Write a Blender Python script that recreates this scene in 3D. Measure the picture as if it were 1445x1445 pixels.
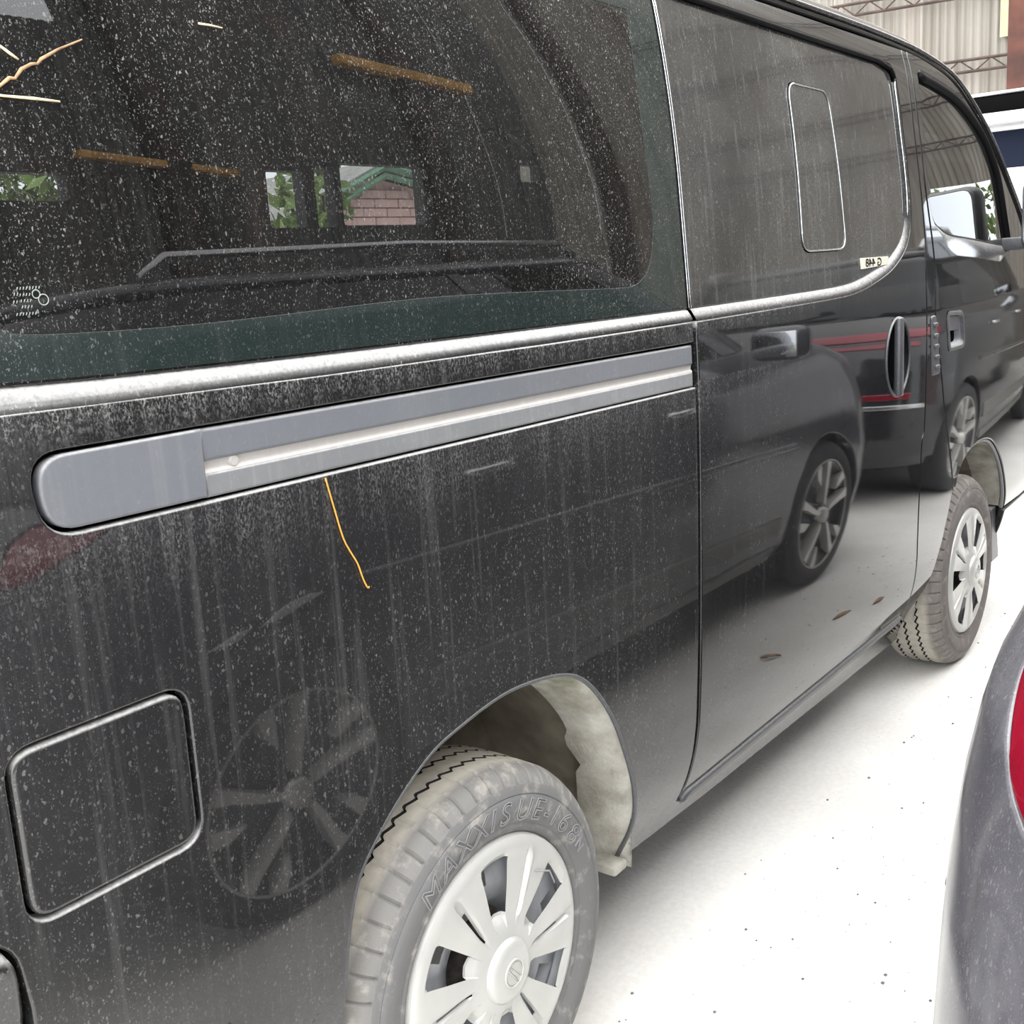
import bpy, bmesh, math, random
import numpy as np
from mathutils import Vector, Matrix
from mathutils.geometry import delaunay_2d_cdt

SC = bpy.context.scene
COL = SC.collection
for o in list(bpy.data.objects):
    bpy.data.objects.remove(o, do_unlink=True)
random.seed(7)
RNG = np.random.RandomState(11)

# ------------------------------------------------------------------ camera
CAM_F, YAW, PITCH, ROLL = 1571.4, .904, -.213, -.066
cam_d = bpy.data.cameras.new('camera'); cam = bpy.data.objects.new('camera', cam_d); COL.objects.link(cam)
cam_d.sensor_width = 36; cam_d.lens = CAM_F / 1445 * 36; cam_d.clip_start = .02
fw = Vector((math.sin(YAW)*math.cos(PITCH), math.cos(YAW)*math.cos(PITCH), math.sin(PITCH)))
rt = Vector((math.cos(YAW), -math.sin(YAW), 0)); up = rt.cross(fw)
c_, s_ = math.cos(ROLL), math.sin(ROLL)
rt2, up2 = c_*rt + s_*up, -s_*rt + c_*up
cam.matrix_world = Matrix(((rt2.x, up2.x, -fw.x, -1.29), (rt2.y, up2.y, -fw.y, -1.112), (rt2.z, up2.z, -fw.z, 1.497), (0, 0, 0, 1)))
SC.camera = cam

# ------------------------------------------------------------------ light, exposure
SC.view_settings.view_transform = 'Standard'; SC.view_settings.look = 'None'
SC.view_settings.exposure = 0.0; SC.view_settings.gamma = 1.0; SC.view_settings.use_curve_mapping = False
W = bpy.data.worlds.new('overcast'); SC.world = W; W.use_nodes = True
wn, wl = W.node_tree.nodes, W.node_tree.links
bg = wn['Background']; bg.inputs['Strength'].default_value = 6.0
wt = wn.new('ShaderNodeTexCoord'); wsx = wn.new('ShaderNodeSeparateXYZ'); wl.new(wt.outputs['Generated'], wsx.inputs[0])
wr = wn.new('ShaderNodeValToRGB'); wl.new(wsx.outputs['Z'], wr.inputs[0]); wl.new(wr.outputs[0], bg.inputs['Color'])
wr.color_ramp.elements[0].position = 0; wr.color_ramp.elements[0].color = (.72, .755, .79, 1)
wr.color_ramp.elements[1].position = .7; wr.color_ramp.elements[1].color = (1, 1, 1, 1)

# ------------------------------------------------------------------ object helpers
def link(name, mesh, parent=None, kind=None):
    o = bpy.data.objects.new(name, mesh); COL.objects.link(o)
    if parent is not None: o.parent = parent
    if kind: o['kind'] = kind
    return o
def tag(o, label, cat, group=None):
    o['label'] = label; o['category'] = cat
    if group: o['group'] = group
    return o
def empty(name, loc, label=None, cat=None, group=None):
    o = bpy.data.objects.new(name, None); COL.objects.link(o); o.location = loc; o.empty_display_size = .1
    if label: tag(o, label, cat, group)
    return o
def shift(parent):
    """world position of the chain of parents (all unrotated here)"""
    v = Vector((0, 0, 0)); p = parent
    while p is not None: v += p.location; p = p.parent
    return v
def meshobj(name, verts, faces, m, parent=None, smooth=True, normals=None, kind=None, mats=None, fm=None, local=False):
    v = np.array(verts, float)
    if parent is not None and not local: v = v - np.array(shift(parent))
    me = bpy.data.meshes.new(name); me.from_pydata(v.tolist(), [], [list(map(int, f)) for f in faces])
    for mm in (mats or [m]): me.materials.append(mm)
    if fm is not None: me.polygons.foreach_set('material_index', fm)
    if smooth: me.polygons.foreach_set('use_smooth', [True]*len(me.polygons))
    me.update()
    if normals is not None: me.normals_split_custom_set_from_vertices([tuple(n) for n in normals])
    return link(name, me, parent, kind)
def bm_obj(name, bm, m, parent=None, smooth=False, kind=None):
    """bm holds world coordinates"""
    if parent is not None: bmesh.ops.translate(bm, verts=bm.verts, vec=-shift(parent))
    me = bpy.data.meshes.new(name); bm.to_mesh(me); bm.free(); me.materials.append(m)
    if smooth:
        me.polygons.foreach_set('use_smooth', [True]*len(me.polygons))
        try: me.set_sharp_from_angle(angle=math.radians(38))
        except Exception: pass
    return link(name, me, parent, kind)
def box_bm(bm, c, s, bev=0, rot=None, seg=2):
    r = bmesh.ops.create_cube(bm, size=1); vs = r['verts']
    bmesh.ops.scale(bm, vec=s, verts=vs)
    if bev:
        es = list({e for v in vs for e in v.link_edges})
        rb = bmesh.ops.bevel(bm, geom=es, offset=bev, segments=seg, affect='EDGES', profile=.5)
        vs = list({v for f in rb['faces'] for v in f.verts} | {v for v in vs if v.is_valid})
    if rot is not None: bmesh.ops.rotate(bm, verts=vs, cent=(0, 0, 0), matrix=rot)
    bmesh.ops.translate(bm, verts=vs, vec=c)
    return vs
def box(name, c, s, m, parent=None, bev=0, rot=None, smooth=True):
    bm = bmesh.new(); box_bm(bm, c, s, bev, rot)
    return bm_obj(name, bm, m, parent, smooth)
def tube_geo(path, rad, n=8, cap=True):
    P = np.array(path, float); k = len(P); rads = rad if hasattr(rad, '__len__') else [rad]*k
    T = np.gradient(P, axis=0); T /= np.linalg.norm(T, axis=1)[:, None]
    ref = np.array([0, 0, 1.]) if abs(T[0][2]) < .9 else np.array([1., 0, 0])
    V, F = [], []
    a = np.cross(T[0], ref); a /= np.linalg.norm(a)
    for i in range(k):
        a = a - T[i]*(a @ T[i]); a /= np.linalg.norm(a); b = np.cross(T[i], a)
        for j in range(n):
            t = 2*math.pi*j/n; V.append(P[i] + rads[i]*(math.cos(t)*a + math.sin(t)*b))
    for i in range(k-1):
        for j in range(n):
            F.append((i*n+j, i*n+(j+1) % n, (i+1)*n+(j+1) % n, (i+1)*n+j))
    if cap: F.append(tuple(range(n))[::-1]); F.append(tuple((k-1)*n+j for j in range(n)))
    return V, F
def tube(name, path, rad, m, parent=None, n=8):
    V, F = tube_geo(path, rad, n); return meshobj(name, V, F, m, parent)
def merge(parts):
    V, F = [], []
    for v, f in parts:
        b = len(V); V += [tuple(q) for q in v]; F += [tuple(i+b for i in g) for g in f]
    return V, F
def grid_geo(P):
    """P[i][j] -> quads"""
    P = np.array(P, float); a, b = P.shape[:2]
    F = [(i*b+j, i*b+j+1, (i+1)*b+j+1, (i+1)*b+j) for i in range(a-1) for j in range(b-1)]
    return P.reshape(-1, 3), F

# ------------------------------------------------------------------ curved panel with cut-outs
def resample(loop, h, closed=True):
    L = np.array(loop, float)
    if closed: L = np.vstack([L, L[:1]])
    out = []
    for a, b in zip(L[:-1], L[1:]):
        n = max(1, int(math.ceil(np.linalg.norm(b-a)/h)))
        for i in range(n): out.append(a + (b-a)*i/n)
    return np.array(out)
def area(L): x, y = L[:, 0], L[:, 1]; return .5*np.sum(x*np.roll(y, -1) - np.roll(x, -1)*y)
def round_loop(pts, radii, n=6):
    """round the corners of a polygon; radii scalar or list"""
    P = np.array(pts, float); k = len(P); R = radii if hasattr(radii, '__len__') else [radii]*k; out = []
    for i in range(k):
        p, a, b = P[i], P[i-1], P[(i+1) % k]; r = R[i]
        if r <= 0: out.append(p); continue
        u, v = (a-p), (b-p); lu, lv = np.linalg.norm(u), np.linalg.norm(v); u /= lu; v /= lv
        ang = math.acos(max(-1, min(1, u @ v))); d = min(r/math.tan(ang/2), lu*.48, lv*.48)
        p0, p1 = p+u*d, p+v*d
        for t in np.linspace(0, 1, n): out.append((1-t)**2*p0 + 2*t*(1-t)*p + t*t*p1)
    return np.array(out)
def smooth_line(pts, n=8):
    """Catmull-Rom through open polyline"""
    P = np.array(pts, float); P = np.vstack([2*P[0]-P[1], P, 2*P[-1]-P[-2]]); out = []
    for i in range(1, len(P)-2):
        for t in np.linspace(0, 1, n, endpoint=False):
            out.append(.5*((2*P[i]) + (-P[i-1]+P[i+1])*t + (2*P[i-1]-5*P[i]+4*P[i+1]-P[i+2])*t*t + (-P[i-1]+3*P[i]-3*P[i+1]+P[i+2])*t**3))
    out.append(P[-2]); return np.array(out)
def offset_loop(L, d):
    """d > 0 moves to the left of travel (inside of a CCW loop)"""
    p, n = np.roll(L, 1, 0), np.roll(L, -1, 0)
    t1 = L-p; t2 = n-L
    t1 /= np.linalg.norm(t1, axis=1)[:, None]+1e-12; t2 /= np.linalg.norm(t2, axis=1)[:, None]+1e-12
    n1 = np.stack([-t1[:, 1], t1[:, 0]], 1); n2 = np.stack([-t2[:, 1], t2[:, 0]], 1)
    m = n1+n2; m /= np.linalg.norm(m, axis=1)[:, None]+1e-12
    k = np.maximum(.4, np.sum(m*n1, 1))
    return L + m*(d/k)[:, None]
def inside(P, L):
    x, y = P[:, 0], P[:, 1]; r = np.zeros(len(P), bool)
    for (ax, ay), (bx, by) in zip(L, np.roll(L, -1, 0)):
        c = ((ay > y) != (by > y)); 
        with np.errstate(divide='ignore', invalid='ignore'):
            r ^= c & (x < (bx-ax)*(y-ay)/(by-ay+1e-15)+ax)
    return r
def panel(name, outline, fmap, m, parent, holes=(), r=.004, depth=.018, du=.06, vs=None, h=.02, out=1.0, ou=0.0, kind=None, mats=None):
    """sheet on the surface fmap(u,v)->(P,N) with rounded rims turned inwards"""
    loops = []
    for k, L in enumerate([outline] + list(holes)):
        L = resample(L, h)
        keep = np.linalg.norm(L-np.roll(L, 1, 0), axis=1) > 1e-5; L = L[keep]
        if (area(L) < 0) == (k == 0): L = L[::-1]
        loops.append(L)
    ins = [offset_loop(L, r) for L in loops]
    lo, hi = ins[0].min(0), ins[0].max(0)
    us = np.arange(lo[0]+du*.37+ou, hi[0], du); vv = np.arange(lo[1]+.012, hi[1], .04) if vs is None else np.array([q for q in vs if lo[1] < q < hi[1]])
    g = np.array([(a, b) for a in us for b in vv]).reshape(-1, 2)
    if len(g):
        ok = inside(g, ins[0])
        for L in ins[1:]: ok &= ~inside(g, L)
        g = g[ok]
    if len(g):
        allp = np.vstack(ins); dmin = np.full(len(g), 9.)
        for i in range(0, len(allp), 200):
            dmin = np.minimum(dmin, np.sqrt(((g[:, None]-allp[None, i:i+200])**2).sum(2)).min(1))
        g = g[dmin > h*.45]
    V2, E = [], []
    for L in ins:
        b = len(V2); V2 += [Vector(q) for q in L]; E += [(b+i, b+(i+1) % len(L)) for i in range(len(L))]
    nb = len(V2); V2 += [Vector(q) for q in g]
    cv, _, cf, ov, _, _ = delaunay_2d_cdt(V2, E, [], 0, 1e-6, True)
    cv = np.array([tuple(q) for q in cv]); cf = np.array([f for f in cf if len(f) == 3])
    cen = cv[cf].mean(1); ok = inside(cen, ins[0])
    for L in ins[1:]: ok &= ~inside(cen, L)
    cf = cf[ok]
    a2 = cv[cf]; ar = (a2[:, 1, 0]-a2[:, 0, 0])*(a2[:, 2, 1]-a2[:, 0, 1])-(a2[:, 2, 0]-a2[:, 0, 0])*(a2[:, 1, 1]-a2[:, 0, 1])
    cf[ar < 0] = cf[ar < 0][:, ::-1]
    P, N = fmap(cv[:, 0], cv[:, 1]); P = list(P); N = list(N); F = [tuple(f) for f in cf]
    for L, I in zip(loops, ins):
        Pi, Ni = fmap(I[:, 0], I[:, 1]); Po, No = fmap(L[:, 0], L[:, 1])
        D = Po-Pi; D /= np.linalg.norm(D, axis=1)[:, None]+1e-9
        prev = None; n = len(L)
        for t, dr, cn in ((0, 0, 0), (.5, .134, 30), (.866, .5, 60), (1, 1, 90), (1, 1+depth/r, 90)):
            Q = Pi + (Po-Pi)*t - Ni*(r*dr); c = math.radians(cn); NN = Ni*math.cos(c)+D*math.sin(c)
            b = len(P); P += list(Q); N += list(NN)
            if prev is not None:
                for i in range(n):
                    j = (i+1) % n; F.append((prev+i, b+i, b+j, prev+j))
            prev = b
    P = np.array(P); N = np.array(N)
    # orient faces with normals
    F2 = []
    for f in F:
        a, b, c = P[f[0]], P[f[1]], P[f[2]]; q = np.cross(b-a, c-a)
        F2.append(f if q @ (N[f[0]]+N[f[1]]+N[f[2]]) >= 0 else f[::-1])
    return meshobj(name, P, F2, m, parent, normals=N, kind=kind, mats=mats)

# ------------------------------------------------------------------ materials
def mat(name):
    m = bpy.data.materials.new(name); m.use_nodes = True
    nt = m.node_tree; b = nt.nodes['Principled BSDF']; return m, nt, b
def setp(b, **k):
    for n, v in k.items():
        n = {'color': 'Base Color', 'rough': 'Roughness', 'metal': 'Metallic', 'ior': 'IOR', 'coat': 'Coat Weight', 'coatr': 'Coat Roughness', 'spec': 'Specular IOR Level', 'alpha': 'Alpha'}[n]
        b.inputs[n].default_value = (*v, 1) if n == 'Base Color' else v
def plain(name, color, rough=.5, metal=0, noise=0, scale=20, coat=0, bump=0):
    m, nt, b = mat(name); setp(b, color=color, rough=rough, metal=metal, coat=coat)
    if noise or bump:
        t = nt.nodes.new('ShaderNodeTexCoord'); n = nt.nodes.new('ShaderNodeTexNoise'); n.inputs['Scale'].default_value = scale; n.inputs['Detail'].default_value = 6
        nt.links.new(t.outputs['Object'], n.inputs['Vector'])
        if noise:
            mx = nt.nodes.new('ShaderNodeMix'); mx.data_type = 'RGBA'; mx.inputs[6].default_value = tuple(c*(1-noise) for c in color)+(1,); mx.inputs[7].default_value = tuple(min(1, c*(1+noise)) for c in color)+(1,)
            mr = nt.nodes.new('ShaderNodeMapRange'); mr.inputs[1].default_value = .3; mr.inputs[2].default_value = .7
            nt.links.new(n.outputs[0], mr.inputs[0]); nt.links.new(mr.outputs[0], mx.inputs[0]); nt.links.new(mx.outputs[2], b.inputs['Base Color'])
        if bump:
            bp = nt.nodes.new('ShaderNodeBump'); bp.inputs['Distance'].default_value = bump; nt.links.new(n.outputs[0], bp.inputs['Height']); nt.links.new(bp.outputs[0], b.inputs['Normal'])
    return m
class NB:
    """tiny node builder"""
    def __init__(s, nt): s.nt = nt; s.L = nt.links.new
    def n(s, t, **k):
        x = s.nt.nodes.new('ShaderNode'+t)
        for a, v in k.items(): setattr(x, a, v)
        return x
    def math(s, op, a, b=None, clamp=False):
        x = s.n('Math', operation=op, use_clamp=clamp)
        for i, v in enumerate((a, b)):
            if v is None: continue
            if hasattr(v, 'links'): s.L(v, x.inputs[i])
            else: x.inputs[i].default_value = v
        return x.outputs[0]
    def remap(s, v, a, b, c=0, d=1):
        x = s.n('MapRange', interpolation_type='SMOOTHSTEP'); s.L(v, x.inputs[0])
        for i, q in enumerate((a, b, c, d)): x.inputs[i+1].default_value = q
        return x.outputs[0]
    def mapping(s, v, sc):
        x = s.n('Mapping'); s.L(v, x.inputs[0]); x.inputs['Scale'].default_value = sc; return x.outputs[0]
    def noise(s, v, scale, detail=4, rough=.5):
        x = s.n('TexNoise'); s.L(v, x.inputs['Vector']); x.inputs['Scale'].default_value = scale; x.inputs['Detail'].default_value = detail; x.inputs['Roughness'].default_value = rough; return x.outputs[0]
def dust_factor(nb, haze, speck, streak, ledge=.75, cell=210, xfade=None, bands=()):
    co = nb.n('TexCoord').outputs['Object']
    warp = nb.n('TexNoise'); nb.L(co, warp.inputs['Vector']); warp.inputs['Scale'].default_value = 120; warp.inputs['Detail'].default_value = 2
    vm = nb.n('VectorMath', operation='SCALE'); nb.L(warp.outputs['Color'], vm.inputs[0]); vm.inputs['Scale'].default_value = .009
    va = nb.n('VectorMath', operation='ADD'); nb.L(co, va.inputs[0]); nb.L(vm.outputs[0], va.inputs[1]); cw = va.outputs[0]
    # flakes: two sizes of cells, each cell has its own random size
    tot = None
    for sc, mp, lo, hi, gain in ((cell*1.9, (1, 1, .6), .06, .46, .8), (cell*.9, (1, 1, .5), .03, .38, 1.0)):
        v = nb.n('TexVoronoi'); nb.L(nb.mapping(cw, mp), v.inputs['Vector']); v.inputs['Scale'].default_value = sc
        sx = nb.n('SeparateColor'); nb.L(v.outputs['Color'], sx.inputs[0])
        rad = nb.math('MULTIPLY', nb.math('POWER', sx.outputs[0], 1.5), hi)
        rad = nb.math('ADD', rad, lo*.4)
        f = nb.math('MULTIPLY', nb.math('SUBTRACT', rad, v.outputs['Distance']), 14, True)
        f = nb.math('MULTIPLY', f, nb.math('MULTIPLY', nb.math('ADD', sx.outputs[1], .15), gain))
        tot = f if tot is None else nb.math('MAXIMUM', tot, f)
    patch = nb.remap(nb.noise(nb.mapping(co, (1, 1, .5)), 3.5, 4), .34, .62, .35, 1.0)
    st = nb.noise(nb.mapping(co, (75, 75, 1.6)), 1, 4, .6)
    stf = nb.remap(st, .50, .78)
    tot = nb.math('MULTIPLY', tot, nb.math('MULTIPLY', patch, speck))
    fine = nb.math('MULTIPLY', nb.remap(nb.noise(co, 900, 2, .7), .55, .78), speck*.22)
    hz = nb.math('MULTIPLY', nb.math('ADD', nb.math('MULTIPLY', patch, .7), .3), haze)
    hz = nb.math('ADD', hz, nb.math('MULTIPLY', stf, streak))
    f = nb.math('ADD', nb.math('ADD', tot, fine), hz)
    if bands:   # dust washed down from ledges: dense under each edge, thinning in streaks below it
        sb = nb.n('SeparateXYZ'); nb.L(co, sb.inputs[0])
        cl = nb.remap(nb.noise(nb.mapping(co, (330, 330, 170)), 1, 4, .75), .46, .66)
        st2 = nb.remap(nb.noise(nb.mapping(co, (60, 60, 3)), 1, 3, .6), .35, .65, .25, 1)
        for z0, z1, g in bands:
            up = nb.math('POWER', nb.remap(sb.outputs['Z'], z0, z1), 1.4); top = nb.math('LESS_THAN', sb.outputs['Z'], z1+.004)
            f = nb.math('ADD', f, nb.math('MULTIPLY', nb.math('MULTIPLY', nb.math('MULTIPLY', up, top), nb.math('MULTIPLY', cl, st2)), g))
    if ledge:
        ge = nb.n('NewGeometry'); sp = nb.n('SeparateXYZ'); nb.L(ge.outputs['Normal'], sp.inputs[0])
        lf = nb.remap(sp.outputs['Z'], .12, .8, 0, ledge)
        lf = nb.math('MULTIPLY', lf, nb.remap(nb.noise(co, 130, 5, .7), .25, .62, .45, 1))
        f = nb.math('ADD', f, lf)
    if xfade:   # dirt grows along the object's x from a to b (dry rear, wiped front)
        sp2 = nb.n('SeparateXYZ'); nb.L(co, sp2.inputs[0])
        f = nb.math('MULTIPLY', f, nb.remap(sp2.outputs['X'], xfade[0], xfade[1], 1, xfade[2]))
    return nb.math('MINIMUM', f, .95), co
def dusty(name, color, rough, ior=1.6, haze=.05, speck=.6, streak=.05, ledge=.75, dust=(.51, .505, .495), metal=0, glass=None, cell=210, xfade=None, flake=0, spec=.5, bands=()):
    m, nt, b = mat(name); nb = NB(nt); out = nt.nodes['Material Output']
    setp(b, color=color, rough=rough, ior=ior, metal=metal, spec=spec)
    f, co = dust_factor(nb, haze, speck, streak, ledge, cell, xfade, bands)
    surf = b.outputs[0]
    if flake:
        mx = nb.n('Mix', data_type='RGBA'); nb.L(nb.remap(nb.noise(co, 700, 2, .8), .52, .8, 0, flake), mx.inputs[0]); mx.inputs[6].default_value = (*color, 1); mx.inputs[7].default_value = (.35, .36, .4, 1); nb.L(mx.outputs[2], b.inputs['Base Color'])
    if glass:
        tr = nb.n('BsdfTransparent'); tr.inputs[0].default_value = (*glass, 1)
        gl = nb.n('BsdfGlossy'); gl.inputs['Roughness'].default_value = rough; gl.inputs['Color'].default_value = (1, 1, 1, 1)
        fr = nb.n('Fresnel'); fr.inputs[0].default_value = ior
        ms = nb.n('MixShader'); nb.L(fr.outputs[0], ms.inputs[0]); nb.L(tr.outputs[0], ms.inputs[1]); nb.L(gl.outputs[0], ms.inputs[2]); surf = ms.outputs[0]
    df = nb.n('BsdfDiffuse')
    dc = nb.n('Mix', data_type='RGBA'); nb.L(nb.noise(co, 60, 3), dc.inputs[0]); dc.inputs[6].default_value = (*[c*.8 for c in dust], 1); dc.inputs[7].default_value = (*[min(1, c*1.15) for c in dust], 1)
    nb.L(dc.outputs[2], df.inputs[0])
    mm = nb.n('MixShader'); nb.L(f, mm.inputs[0]); nb.L(surf, mm.inputs[1]); nb.L(df.outputs[0], mm.inputs[2]); nb.L(mm.outputs[0], out.inputs[0])
    return m

M = {}
M['paint'] = dusty('black_paint', (.006, .006, .007), .03, 1.66, haze=.030, speck=.17, streak=.05, ledge=.7, xfade=(-.7, .6, .22), bands=((1.325, 1.385, .50), (1.12, 1.254, .24)))
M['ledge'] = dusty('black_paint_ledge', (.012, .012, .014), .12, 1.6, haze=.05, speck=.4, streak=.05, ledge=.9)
M['glass'] = dusty('dusty_rear_glass', (0, 0, 0), .012, 1.52, haze=.010, speck=.46, streak=.015, ledge=0, glass=(.16, .17, .17), cell=310)
M['glass_door'] = dusty('dusty_door_glass', (0, 0, 0), .055, 1.55, haze=.095, speck=.22, streak=.10, ledge=0, glass=(.05, .055, .055), cell=250)
M['glass_front'] = dusty('front_glass', (0, 0, 0), .01, 1.55, haze=.02, speck=.03, streak=.02, ledge=0, glass=(.12, .12, .12))
M['frit'] = dusty('black_glass_border', (.011, .019, .0175), .02, 1.52, haze=.014, speck=.30, streak=.02, ledge=0, cell=310)
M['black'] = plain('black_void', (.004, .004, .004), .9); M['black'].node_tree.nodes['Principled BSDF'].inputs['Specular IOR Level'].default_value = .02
M['rubber'] = plain('black_rubber', (.006, .006, .007), .6); M['rubber'].node_tree.nodes['Principled BSDF'].inputs['Specular IOR Level'].default_value = .12
M['satin'] = dusty('grey_satin_plastic', (.105, .113, .130), .42, 1.5, haze=.11, speck=.12, streak=.06, ledge=.5)
M['rail'] = dusty('dusty_grey_rail', (.12, .125, .135), .45, 1.5, haze=.22, speck=.15, streak=.15, ledge=.6)
M['railmetal'] = dusty('dusty_rail_channel', (.30, .29, .28), .5, 1.5, haze=.35, speck=.2, streak=.1, ledge=.5, dust=(.6, .56, .53))
M['interior'] = plain('dark_interior_trim', (.020, .020, .021), .8)
M['seat'] = plain('dark_seat_cloth', (.03, .03, .032), .9)
M['plast'] = dusty('dark_trim_plastic', (.035, .038, .045), .35, 1.5, haze=.08, speck=.2, streak=.0, ledge=.4)
M['chrome_edge'] = plain('bright_edge', (.75, .77, .78), .15, 1)
M['mirror'] = plain('mirror_silver', (.85, .87, .9), .02, 1)
M['fibre'] = plain('orange_straw', (.72, .33, .05), .6)
M['twig'] = plain('dry_twig', (.42, .26, .14), .8, noise=.5, scale=90)
M['straw_pale'] = plain('pale_straw', (.75, .62, .42), .8, noise=.4, scale=90)

# tyre rubber: dust on tread, pale smears on the shoulder
def tyre_mat(name, base=(.115, .116, .121), dust=(.62, .575, .50)):
    m, nt, b = mat(name); nb = NB(nt); co = nb.n('TexCoord').outputs['Object']
    sp = nb.n('SeparateXYZ'); nb.L(co, sp.inputs[0])
    r = nb.math('SQRT', nb.math('ADD', nb.math('MULTIPLY', sp.outputs['X'], sp.outputs['X']), nb.math('MULTIPLY', sp.outputs['Z'], sp.outputs['Z'])))
    tread = nb.math('MULTIPLY', nb.remap(sp.outputs['Y'], .020, .050), nb.remap(r, .318, .334))
    n1 = nb.noise(co, 26, 6, .65); smear = nb.math('MULTIPLY', nb.remap(n1, .50, .72), .35)
    band = nb.math('MULTIPLY', nb.remap(r, .300, .325), .14)
    f = nb.math('MAXIMUM', nb.math('MULTIPLY', tread, nb.remap(nb.noise(co, 45, 4), .2, .6, .7, 1)), nb.math('ADD', smear, band), True)
    f = nb.math('ADD', nb.math('MULTIPLY', f, .92), .06)
    mx = nb.n('Mix', data_type='RGBA'); nb.L(f, mx.inputs[0]); mx.inputs[6].default_value = (*base, 1); mx.inputs[7].default_value = (*dust, 1)
    nb.L(mx.outputs[2], b.inputs['Base Color']); b.inputs['Roughness'].default_value = .72
    bp = nb.n('Bump'); bp.inputs['Distance'].default_value = .0008; nb.L(nb.noise(co, 220, 4), bp.inputs['Height']); nb.L(bp.outputs[0], b.inputs['Normal'])
    return m
M['tyre'] = tyre_mat('tyre_rubber')
M['tyre_front'] = tyre_mat('tyre_rubber_brown', (.115, .100, .098), (.46, .43, .37))
M['groove'] = plain('tyre_groove', (.022, .021, .019), .9)
M['letter'] = plain('tyre_lettering', (.23, .23, .235), .6)
M['cover'] = plain('silver_wheel_cover', (.50, .497, .475), .34, .25, noise=.06, scale=12)
M['steel'] = plain('grey_steel_rim', (.36, .37, .39), .5, .1, noise=.15, scale=30)
M['hubdark'] = plain('rusty_hub', (.035, .028, .024), .8, noise=.6, scale=60)
M['tie'] = plain('grey_cable_tie', (.28, .28, .28), .5)

# wheel-arch liner: pale dust, algae towards the top, mud lumps
def liner_mat():
    m, nt, b = mat('dusty_arch_liner'); nb = NB(nt); co = nb.n('TexCoord').outputs['Object']
    n = nb.noise(co, 14, 6, .6)
    r = nb.n('ValToRGB'); nb.L(n, r.inputs[0]); e = r.color_ramp.elements
    e[0].position = .3; e[0].color = (.27, .25, .21, 1); e[1].position = .65; e[1].color = (.50, .49, .44, 1)
    sp = nb.n('SeparateXYZ'); nb.L(co, sp.inputs[0])
    alg = nb.math('MULTIPLY', nb.remap(sp.outputs['Z'], .63, .80), nb.remap(nb.noise(co, 9, 5), .38, .6))
    mx = nb.n('Mix', data_type='RGBA'); nb.L(nb.math('MULTIPLY', alg, .8), mx.inputs[0]); nb.L(r.outputs[0], mx.inputs[6]); mx.inputs[7].default_value = (.085, .095, .03, 1)
    nb.L(mx.outputs[2], b.inputs['Base Color']); b.inputs['Roughness'].default_value = .9
    bp = nb.n('Bump'); bp.inputs['Distance'].default_value = .004; nb.L(nb.noise(co, 70, 6, .65), bp.inputs['Height']); nb.L(bp.outputs[0], b.inputs['Normal'])
    return m
M['liner'] = liner_mat()
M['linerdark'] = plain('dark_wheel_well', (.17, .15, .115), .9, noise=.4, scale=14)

# ------------------------------------------------------------------ setting: ground
def ground_mat():
    m, nt, b = mat('pale_concrete'); nb = NB(nt); co = nb.n('TexCoord').outputs['Object']
    n1 = nb.noise(co, 1.6, 8, .6); n2 = nb.noise(co, 60, 6, .65)
    f = nb.math('ADD', nb.math('MULTIPLY', nb.remap(n1, .3, .7), .6), nb.math('MULTIPLY', nb.remap(n2, .3, .7), .4))
    mx = nb.n('Mix', data_type='RGBA'); nb.L(f, mx.inputs[0]); mx.inputs[6].default_value = (.62, .60, .565, 1); mx.inputs[7].default_value = (.78, .765, .735, 1)
    sp = nb.remap(nb.noise(co, 34, 3, .8), .70, .74)
    m2 = nb.n('Mix', data_type='RGBA'); nb.L(nb.math('MULTIPLY', sp, .5), m2.inputs[0]); nb.L(mx.outputs[2], m2.inputs[6]); m2.inputs[7].default_value = (.30, .22, .17, 1)
    nb.L(m2.outputs[2], b.inputs['Base Color']); b.inputs['Roughness'].default_value = .85
    bp = nb.n('Bump'); bp.inputs['Distance'].default_value = .003; nb.L(n2, bp.inputs['Height']); nb.L(bp.outputs[0], b.inputs['Normal'])
    return m
M['ground'] = ground_mat()
meshobj('floor', [(-12, -16, 0), (26, -16, 0), (26, 14, 0), (-12, 14, 0), (-12, -16, -.2), (26, -16, -.2), (26, 14, -.2), (-12, 14, -.2)],
        [(0, 1, 2, 3), (7, 6, 5, 4), (0, 4, 5, 1), (1, 5, 6, 2), (2, 6, 7, 3), (3, 7, 4, 0)], M['ground'], smooth=False, kind='structure')

# ------------------------------------------------------------------ setting: corrugated shed walls
def sheet_mat(name, a, b_, rust=.25):
    m, nt, b = mat(name); nb = NB(nt); co = nb.n('TexCoord').outputs['Object']
    ge = nb.n('NewGeometry').outputs['Position']
    st = nb.noise(nb.mapping(ge, (7, 7, .18)), 1, 5, .65)
    mx = nb.n('Mix', data_type='RGBA'); nb.L(nb.remap(st, .3, .7), mx.inputs[0]); mx.inputs[6].default_value = (*a, 1); mx.inputs[7].default_value = (*b_, 1)
    ru = nb.math('MULTIPLY', nb.remap(nb.noise(nb.mapping(ge, (1.2, 1.2, .4)), 1, 6, .6), .52, .75), rust)
    m2 = nb.n('Mix', data_type='RGBA'); nb.L(ru, m2.inputs[0]); nb.L(mx.outputs[2], m2.inputs[6]); m2.inputs[7].default_value = (.22, .12, .07, 1)
    nb.L(m2.outputs[2], b.inputs['Base Color']); b.inputs['Roughness'].default_value = .65
    return m
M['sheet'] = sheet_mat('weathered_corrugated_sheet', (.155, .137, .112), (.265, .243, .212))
M['sheet_dark'] = sheet_mat('dark_corrugated_sheet', (.060, .058, .056), (.12, .115, .11), .35)
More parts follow.
